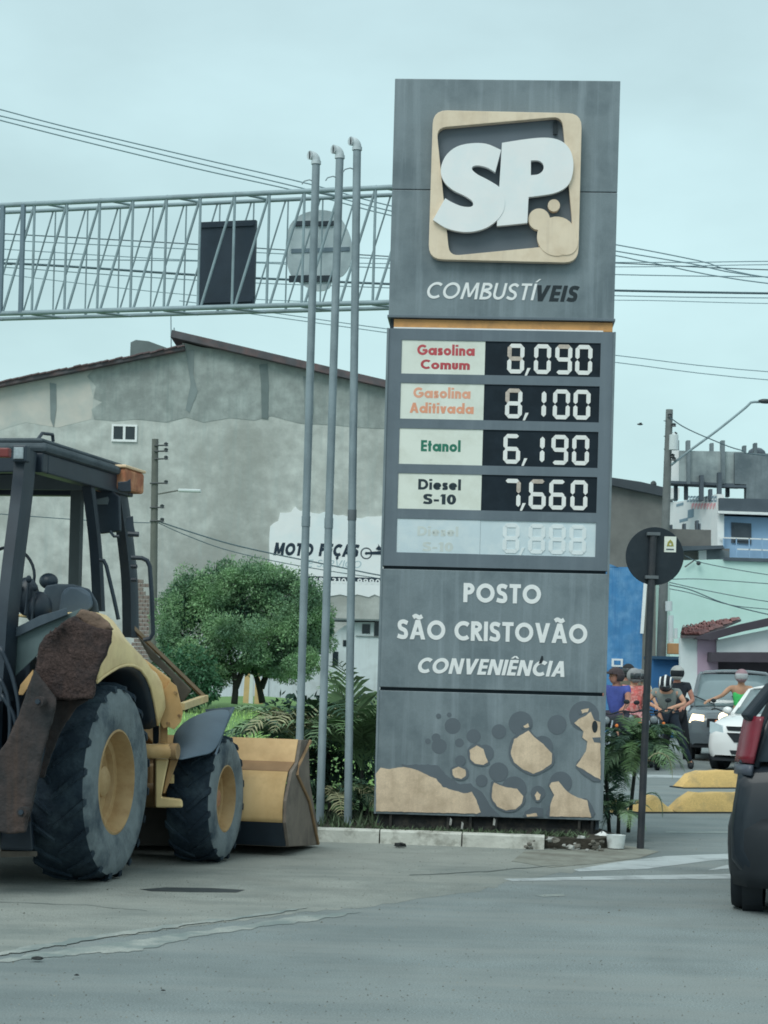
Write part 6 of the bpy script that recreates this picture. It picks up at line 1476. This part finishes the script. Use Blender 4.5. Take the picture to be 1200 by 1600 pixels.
# front bucket
XB = 1.78; XBL = -1.15
def bx_(px_, py_): return BF.px(px_, py_, XB)
side = [bx_(*p) for p in ((466,1156),(477,1156),(479,1230),(491,1308),(491,1340),(446,1341),(441,1300),(442,1262),(451,1212),(460,1196))]
zmin = min(p[1] for p in side); ztop = max(p[1] for p in side); zf = lambda z: (z-zmin)/(ztop-zmin)*(ztop-.015)+.015; side = [(y, zf(z)) for y, z in side]
MB().prism(side, XB, XB+.03, axis='x').build('bucket_side', m_buck, B, bevel=.003); MB().prism(side, XBL-.03, XBL, axis='x').build('bucket_side', m_buck, B, bevel=.003)
bk = BF
ridge = [bx_(*p) for p in ((478,1158),(461,1197),(457,1215),(476,1262),(490,1338))]; ridge = [(XB+.04, y, zf(z)) for y, z in ridge]
MB().tube(ridge, .014, 6).build('side_weld', mat('worn weld bead', tv(128,108,80), .8, .15, 9), B)
pr_ = [side[0], side[9], side[8], side[7], side[6], side[5]]
for i, (nm_, m_) in enumerate((('bucket_top_plate', m_ly),('bucket_ledge', mat('brown ledge', tv(122,100,72), .8, .15, 6)),('bucket_back_plate', m_ly),(None, None),('bucket_floor', m_cab))):
    (ya, za), (yb, zb) = pr_[i], pr_[i+1]
    if i == 1: za += .0; yb -= .03
    if nm_ is None: continue
    if i == 2: ya -= .03
    if i == 2:
        yc, zc = pr_[4]; P_ = [Vector((ya,za)), Vector((yb,zb)), Vector((yc,zc))]
        P_ = [tuple(P_[0]*(1-t)**2 + (P_[1]*2-(P_[0]+P_[2])/2)*2*t*(1-t) + P_[2]*t*t) for t in [k/8 for k in range(9)]]
        MB().grid([[(x, p[0], p[1]) for x in (XBL, XBL*.3+XB*.7, XB)] for p in P_]).build(nm_, m_, B, smooth=True, solid=.018); continue
    MB().grid([[(XBL,ya,za),(XB,ya,za)],[(XBL,yb,zb),(XB,yb,zb)]]).build(nm_, m_, B, solid=.018)
yf = max(p[0] for p in side); MB().grid([[(XBL,side[5][0],side[5][1]),(XB,side[5][0],side[5][1])],[(XBL,yf,.02),(XB,yf,.02)]]).build('bucket_floor', m_buck, B, solid=.02)
for k in range(7): x = XBL+.15+k*(XB-XBL-.3)/6; MB().prism([(x-.035,.0),(x+.035,.0),(x+.025,.05),(x-.025,.05)], yf-.02, yf+.14).build('bucket_tooth', m_buck, B)
MB().box(-.7,.7, pr_[3][0]-.25, pr_[3][0], .45, .75).build('bucket_bracket', m_lyd, B, bevel=.02)
# cab
XC = .62
def cpx(*p): y, z = BF.px(*p, XC); return Vector((XC, y, z))
def post(a, b, w_, d_, nm_='cab_post', m=m_cab, mids=()):
    pts_ = [cpx(*a)] + [cpx(*q) for q in mids] + [cpx(*b)]
    for p, q in zip(pts_, pts_[1:]): MB().beam(p, q + (q-p).normalized()*.02, d_, w_).build(nm_, m, B, bevel=.01)
    return pts_
def lathe_bar(pts_, w_, nm_, m, sx=1.0):
    """rounded post through points with given screen width"""
    mb = MB(); rows = []
    for p in openspline(pts_, 5): rows.append([(p.x-.035,p.y-w_/2,p.z),(p.x+.035,p.y-w_/2*.85,p.z),(p.x+.045,p.y,p.z),(p.x+.035,p.y+w_/2*.85,p.z),(p.x-.035,p.y+w_/2,p.z),(p.x-.035,p.y-w_/2,p.z)])
    return mb.grid(rows).build(nm_, m, B, smooth='auto')
lathe_bar([cpx(42,705), cpx(33,790), cpx(23,870), cpx(14,950), cpx(8,1040), cpx(4,1095)], .24, 'cab_post', m_cab)
lathe_bar([cpx(131,712), cpx(141,780), cpx(150,860), cpx(155,955)], .10, 'door_frame', m_cab)
lathe_bar([cpx(172,722), cpx(186,770), cpx(196,840), cpx(203,910), cpx(205,996)], .22, 'cab_post', m_cab)
# far side front post and rear posts
p = BF.py(121,768,.92); q = BF.py(121,918,.92); MB().box(p[0]-.045, p[0]+.045, .88, .96, 1.0, 3.0).build('cab_post', mat('dusty far post', tv(72,82,82), .7, .1, 6), B, bevel=.01)
MB().box(-.66,-.54,-.72,-.60,1.0,2.95).build('cab_post', m_cab, B, bevel=.01)
# roof
zr = cpx(45,700).z; zt = zr+.13
yr0, yr1 = cpx(60,700).y-.10, cpx(198,705).y+.02
roofp = [(-.72,yr0,zr),(.72,yr0,zr),(.72,yr1,zr),(-.72,yr1,zr)]
MB().box(-.72,.72,yr0,yr1,zr-.02,zr+.05).build('roof', m_cabg, B, bevel=.03)
MB().box(-.68,.68,yr0+.03,yr1-.25,zr+.05,zr+.085).build('roof_top', m_cabg, B, bevel=.02)
for bx4 in ((-.69,.69,yr0+.02,yr0+.12),(-.69,.69,yr1-.14,yr1-.03),(.58,.69,yr0+.12,yr1-.14),(-.69,-.58,yr0+.12,yr1-.14)): MB().box(*bx4,zr-.16,zr-.02).build('roof_beam', m_cab, B, bevel=.01)
MB().box(-.6,.6,yr0+.1,yr1-.1,zr-.04,zr-.021).build('roof_lining', m_cab, B)
MB().box(.44,.76,yr1-.42,yr1+.03,zr-.13,zr+.035).build('roof_corner_cap', mat('rust orange corner cap', tv(140,92,66), .7, .2, 9, dirt=tv(190,150,112), damt=.8, dscale=5), B, bevel=.02)
MB().box(.42,.77,yr1-.44,yr1+.04,zr+.037,zr+.06).build('corner_cap_top', mat('pale cap top', tv(206,180,146), .6, .1, 6), B, bevel=.008)
a_, b_, c_, d_ = cpx(58,688), cpx(66,677), cpx(82,679), cpx(83,690); MB().tube([a_,b_,c_,d_], .013, 6).build('grab_handle', m_cab, B)
for (px_, py_, s_) in ((42,713,.045),):
    p = cpx(px_,py_)+Vector((.02,-.16,0)); MB().box(p.x-s_*1.2,p.x+s_*1.2,p.y-.03,p.y+.05,p.z-s_*1.3,p.z+s_*1.3).build('work_lamp', m_cab, B, bevel=.012); MB().box(p.x-s_*.8,p.x+s_*.8,p.y-.04,p.y-.031,p.z-s_*.9,p.z+s_*.9).build('lamp_glass', mat('cloudy lens', tv(128,144,146), .3, .3, 30), B, bevel=.004)
p = BF.at(3,707,13.1); MB().box(p.x-.05,p.x+.06,p.y-.03,p.y+.03,p.z-.035,p.z+.03).build('tail_light', mat('dull red lens', tv(96,46,44), .4, .1, 5), B, bevel=.01)
p = BF.at(117,738,14.7); MB().ell(tuple(p),(.075,.06,.085),14,9).build('round_lamp', m_cab, B, smooth=True); MB().ell(tuple(p+Vector((-.03,-.05,.02))),(.03,.02,.035),10,7).build('lamp_glass', m_lampoff, B, smooth=True)
# sun shade band across the front window, mirror plate, brackets
poly_y([(-330,735),(160,738),(158,766),(-330,762)], .80, .82, 'sun_shade', mat('tinted shade', tv(84,96,98), .5, .08, 4))
poly_y([(148,778),(150,768),(176,768),(186,775),(188,830),(156,834),(150,830)], .86, .90, 'mirror', m_cab, bevel=.01)
poly_y([(151,780),(168,776),(170,780),(168,788),(152,788)], .85, .859, 'mirror_glint', mat('mirror grey', tv(90,102,104), .4, .1, 5))
def small(pts, D, dep, nm_, m): return at_poly(pts, D, dep, nm_, m, .004)
small([(184,753),(198,752),(204,748),(205,768),(190,768),(184,764)], 14.4, .08, 'lamp_bracket', m_cab)
small([(197,808),(208,806),(209,821),(212,834),(202,838),(197,826)], 14.5, .08, 'lamp_bracket', m_cab)
p = BF.at(212,835,14.5); MB().tube([BF.at(200,834,14.5), BF.at(217,835,14.5)], .02, 8).build('hinge_pin', m_cab, B)
for py_ in (885,906): p = BF.at(211,py_,14.5); MB().tube([p-Vector((.03,0,0)), p+Vector((.015,0,0))], .016, 8).build('hinge', m_cab, B)
MB().tube([BF.at(x,y,14.5) for x, y in ((205,871),(222,872),(230,876),(234,885),(237,930),(239,990),(234,998),(224,1000))], .017, 8).build('grab_rail', m_cab, B, smooth='auto')
MB().tube([BF.at(x,y,14.3) for x, y in ((155,875),(162,876),(166,884),(178,935),(185,968))], .015, 8).build('grab_rail', m_cab, B, smooth='auto')
MB().tube([BF.at(x,y,14.2) for x, y in ((172,830),(178,838),(186,838))], .012, 6).build('mirror_arm', m_cab, B)
# operator's controls and seat
m_seat = mat('worn seat vinyl', tv(52,66,74), .6, .12, 6, dirt=tv(72,86,92), damt=.5, dscale=5)
def blob(px_, py_, D, r, nm_, m): p = BF.at(px_, py_, D); return MB().ell(tuple(p), r, 16, 10).build(nm_, m, B, smooth=True)
at_poly([(66,930),(72,915),(90,912),(115,913),(140,920),(152,940),(155,965),(100,975),(70,975)], 13.9, .35, 'seat', m_seat, .04)
at_poly([(96,925),(106,916),(128,918),(142,926),(146,948),(130,960),(90,968)], 13.8, .10, 'seat_cushion', mat('grey seat pad', tv(64,80,90), .6, .1, 6), .03)
blob(76,908,14.2,(.07,.07,.06),'seat_knob',m_cab); blob(42,932,13.7,(.09,.08,.14),'lever_console',m_cab); blob(60,950,13.7,(.10,.1,.12),'lever_console',m_cab)
MB().lathe([(0,.20),(.012,.212),(0,.224),(-.012,.212)], tuple(BF.at(12,900,14.3)), 'y', 32, closed=True).build('steering_wheel', m_cab, B, smooth=True)
for x, y in ((30,915),(45,905),(55,918)): a_ = BF.at(x,y,13.6); MB().tube([a_-Vector((.02,0,.25)), a_], .009, 6).build('lever', m_cab, B); MB().ell(tuple(a_),(.022,.022,.028),8,6).build('lever_knob', m_cab, B)
MB().box(-.66,.60,-.5,.95,.95,1.62).build('cab_floor', m_cab, B, bevel=.02)
at_poly([(22,1000),(30,984),(62,976),(100,962),(128,950),(110,972),(72,1010),(50,1032),(22,1058)], 13.25, .05, 'rear_quarter_panel', mat('grey green panel', tv(82,102,102), .5, .08, 4, dirt=tv(66,84,86), damt=.5, dscale=3), .004)
at_poly([(22,982),(62,962),(104,950),(106,960),(62,978),(24,996)], 13.2, .05, 'panel_strip', m_seat, .004)
# rear frame, hoses, stabiliser
MB().box(-1.05,.52,-.95,-.75,.35,1.75).build('rear_frame', m_cab, B, bevel=.02)
MB().box(-.2,.30,-1.25,-.95,.45,1.5).build('swing_post', m_cab, B, bevel=.03)
for pts_ in ([(0,1060),(12,1090),(16,1140),(8,1200),(0,1230)], [(0,1010),(20,1060),(30,1120),(20,1180),(0,1215)], [(2,1085),(22,1120),(25,1165),(12,1190)]):
    MB().tube(openspline([BF.at(x,y,12.9) for x, y in pts_], 5), .016, 6).build('hydraulic_hose', m_cab, B, smooth=True)
at_poly([(28,1086),(32,1070),(52,1046),(52,1062),(36,1086)], 13.0, .06, 'yellow_plate', m_ly, .004)
at_poly([(0,1330),(58,1330),(58,1338),(0,1340)], 13.6, .3, 'stabiliser_foot', m_buck, .004)
at_poly([(0,1262),(48,1270),(52,1330),(0,1328)], 13.3, .4, 'stabiliser_leg', m_cab)
at_poly([(12,1266),(47,1272),(48,1284),(12,1280)], 13.2, .05, 'rusty_plate', m_rust, .003)
# backhoe dipper stick with mud-caked bucket
def rough(o_, amp, cuts=3, seed=0):
    s1 = o_.modifiers.new('remesh','REMESH'); s1.mode = 'VOXEL'; s1.voxel_size = .014 if cuts > 2 else .010; s1.use_smooth_shade = True
    tx = bpy.data.textures.new('crust', 'CLOUDS'); tx.noise_scale = .09; tx.noise_depth = 4
    d1 = o_.modifiers.new('disp','DISPLACE'); d1.texture = tx; d1.strength = amp; d1.mid_level = .5; d1.texture_coords = 'LOCAL'
def thick(pts, D0, dep, nm_, m, amp=.03, cuts=3, jit=1.2):
    a = [BF.at(*p, D0) for p in pts]; yy = sum(p.y for p in a)/len(a)
    dense = []
    for p_, q_ in zip(pts, pts[1:]+pts[:1]):
        n = max(1, int(math.hypot(q_[0]-p_[0], q_[1]-p_[1])/9))
        for i in range(n): dense.append((p_[0]+(q_[0]-p_[0])*i/n+random.uniform(-jit,jit), p_[1]+(q_[1]-p_[1])*i/n+random.uniform(-jit,jit)))
    f = [BF.py(*p, yy) for p in dense]
    mb_ = MB().prism(f, yy, yy+dep); mb_.v = [(x-(y-yy)*.40, y, z) for x, y, z in mb_.v]
    o_ = mb_.build(nm_, m, B); rough(o_, amp, cuts); return o_
thick([(63,1008),(70,994),(86,983),(100,972),(118,962),(136,975),(160,982),(176,984),(174,1003),(167,1020),(160,1035),(152,1058),(149,1076),(144,1092),(120,1093),(88,1094),(60,1070),(54,1048)], 12.95, .42, 'digging_bucket', m_mud, .028, 3)
thick([(118,962),(126,951),(138,955),(160,964),(170,973),(177,984),(158,988),(138,978)], 13.0, .30, 'bucket_lip', mat('dusty mud', tv(96,84,72), .95, .2, 12, bump=.8), .03, 3)
for (x, y) in ((86,984),(95,978),(78,990)): thick([(x-3,y+6),(x+1,y-6),(x+5,y+5)], 12.9, .06, 'bucket_tooth', m_mud, .01, 1, .2)
thick([(54,1046),(88,1092),(86,1110),(78,1140),(66,1180),(58,1225),(50,1262),(40,1300),(14,1304),(0,1300),(-60,1330),(-60,1240),(-10,1190),(10,1160),(28,1120),(44,1075)], 12.75, .22, 'dipper_stick', m_rust, .02, 3, .6)
thick([(88,1094),(142,1092),(120,1105),(96,1140),(80,1180),(70,1215),(62,1215),(72,1170)], 13.15, .2, 'dipper_link', m_rust, .02, 2, .6)

m_ram = mat('dull ram steel', tv(60,64,64), .4, .15, 9, dirt=tv(48,46,44), damt=.6, dscale=9)
for x, y, r in ((66,1096,.035),(40,1268,.035)):
    p = BF.at(x,y,12.7); MB().tube([p, p+Vector((0,-.07,0))], r, 14).build('pivot_pin', m_rust, B, smooth='auto'); MB().tube([p+Vector((0,-.07,0)), p+Vector((0,-.085,0))], r*.5, 8).build('pin_bolt', m_cab, B)
for x, y in ((252,1110),(274,1082),(280,1118),(262,1130)): p = BF.at(x,y,14.88); MB().tube([p+Vector((0,.02,0)), p+Vector((0,-.012,0))], .012, 6).build('bolt', m_lyd, B)
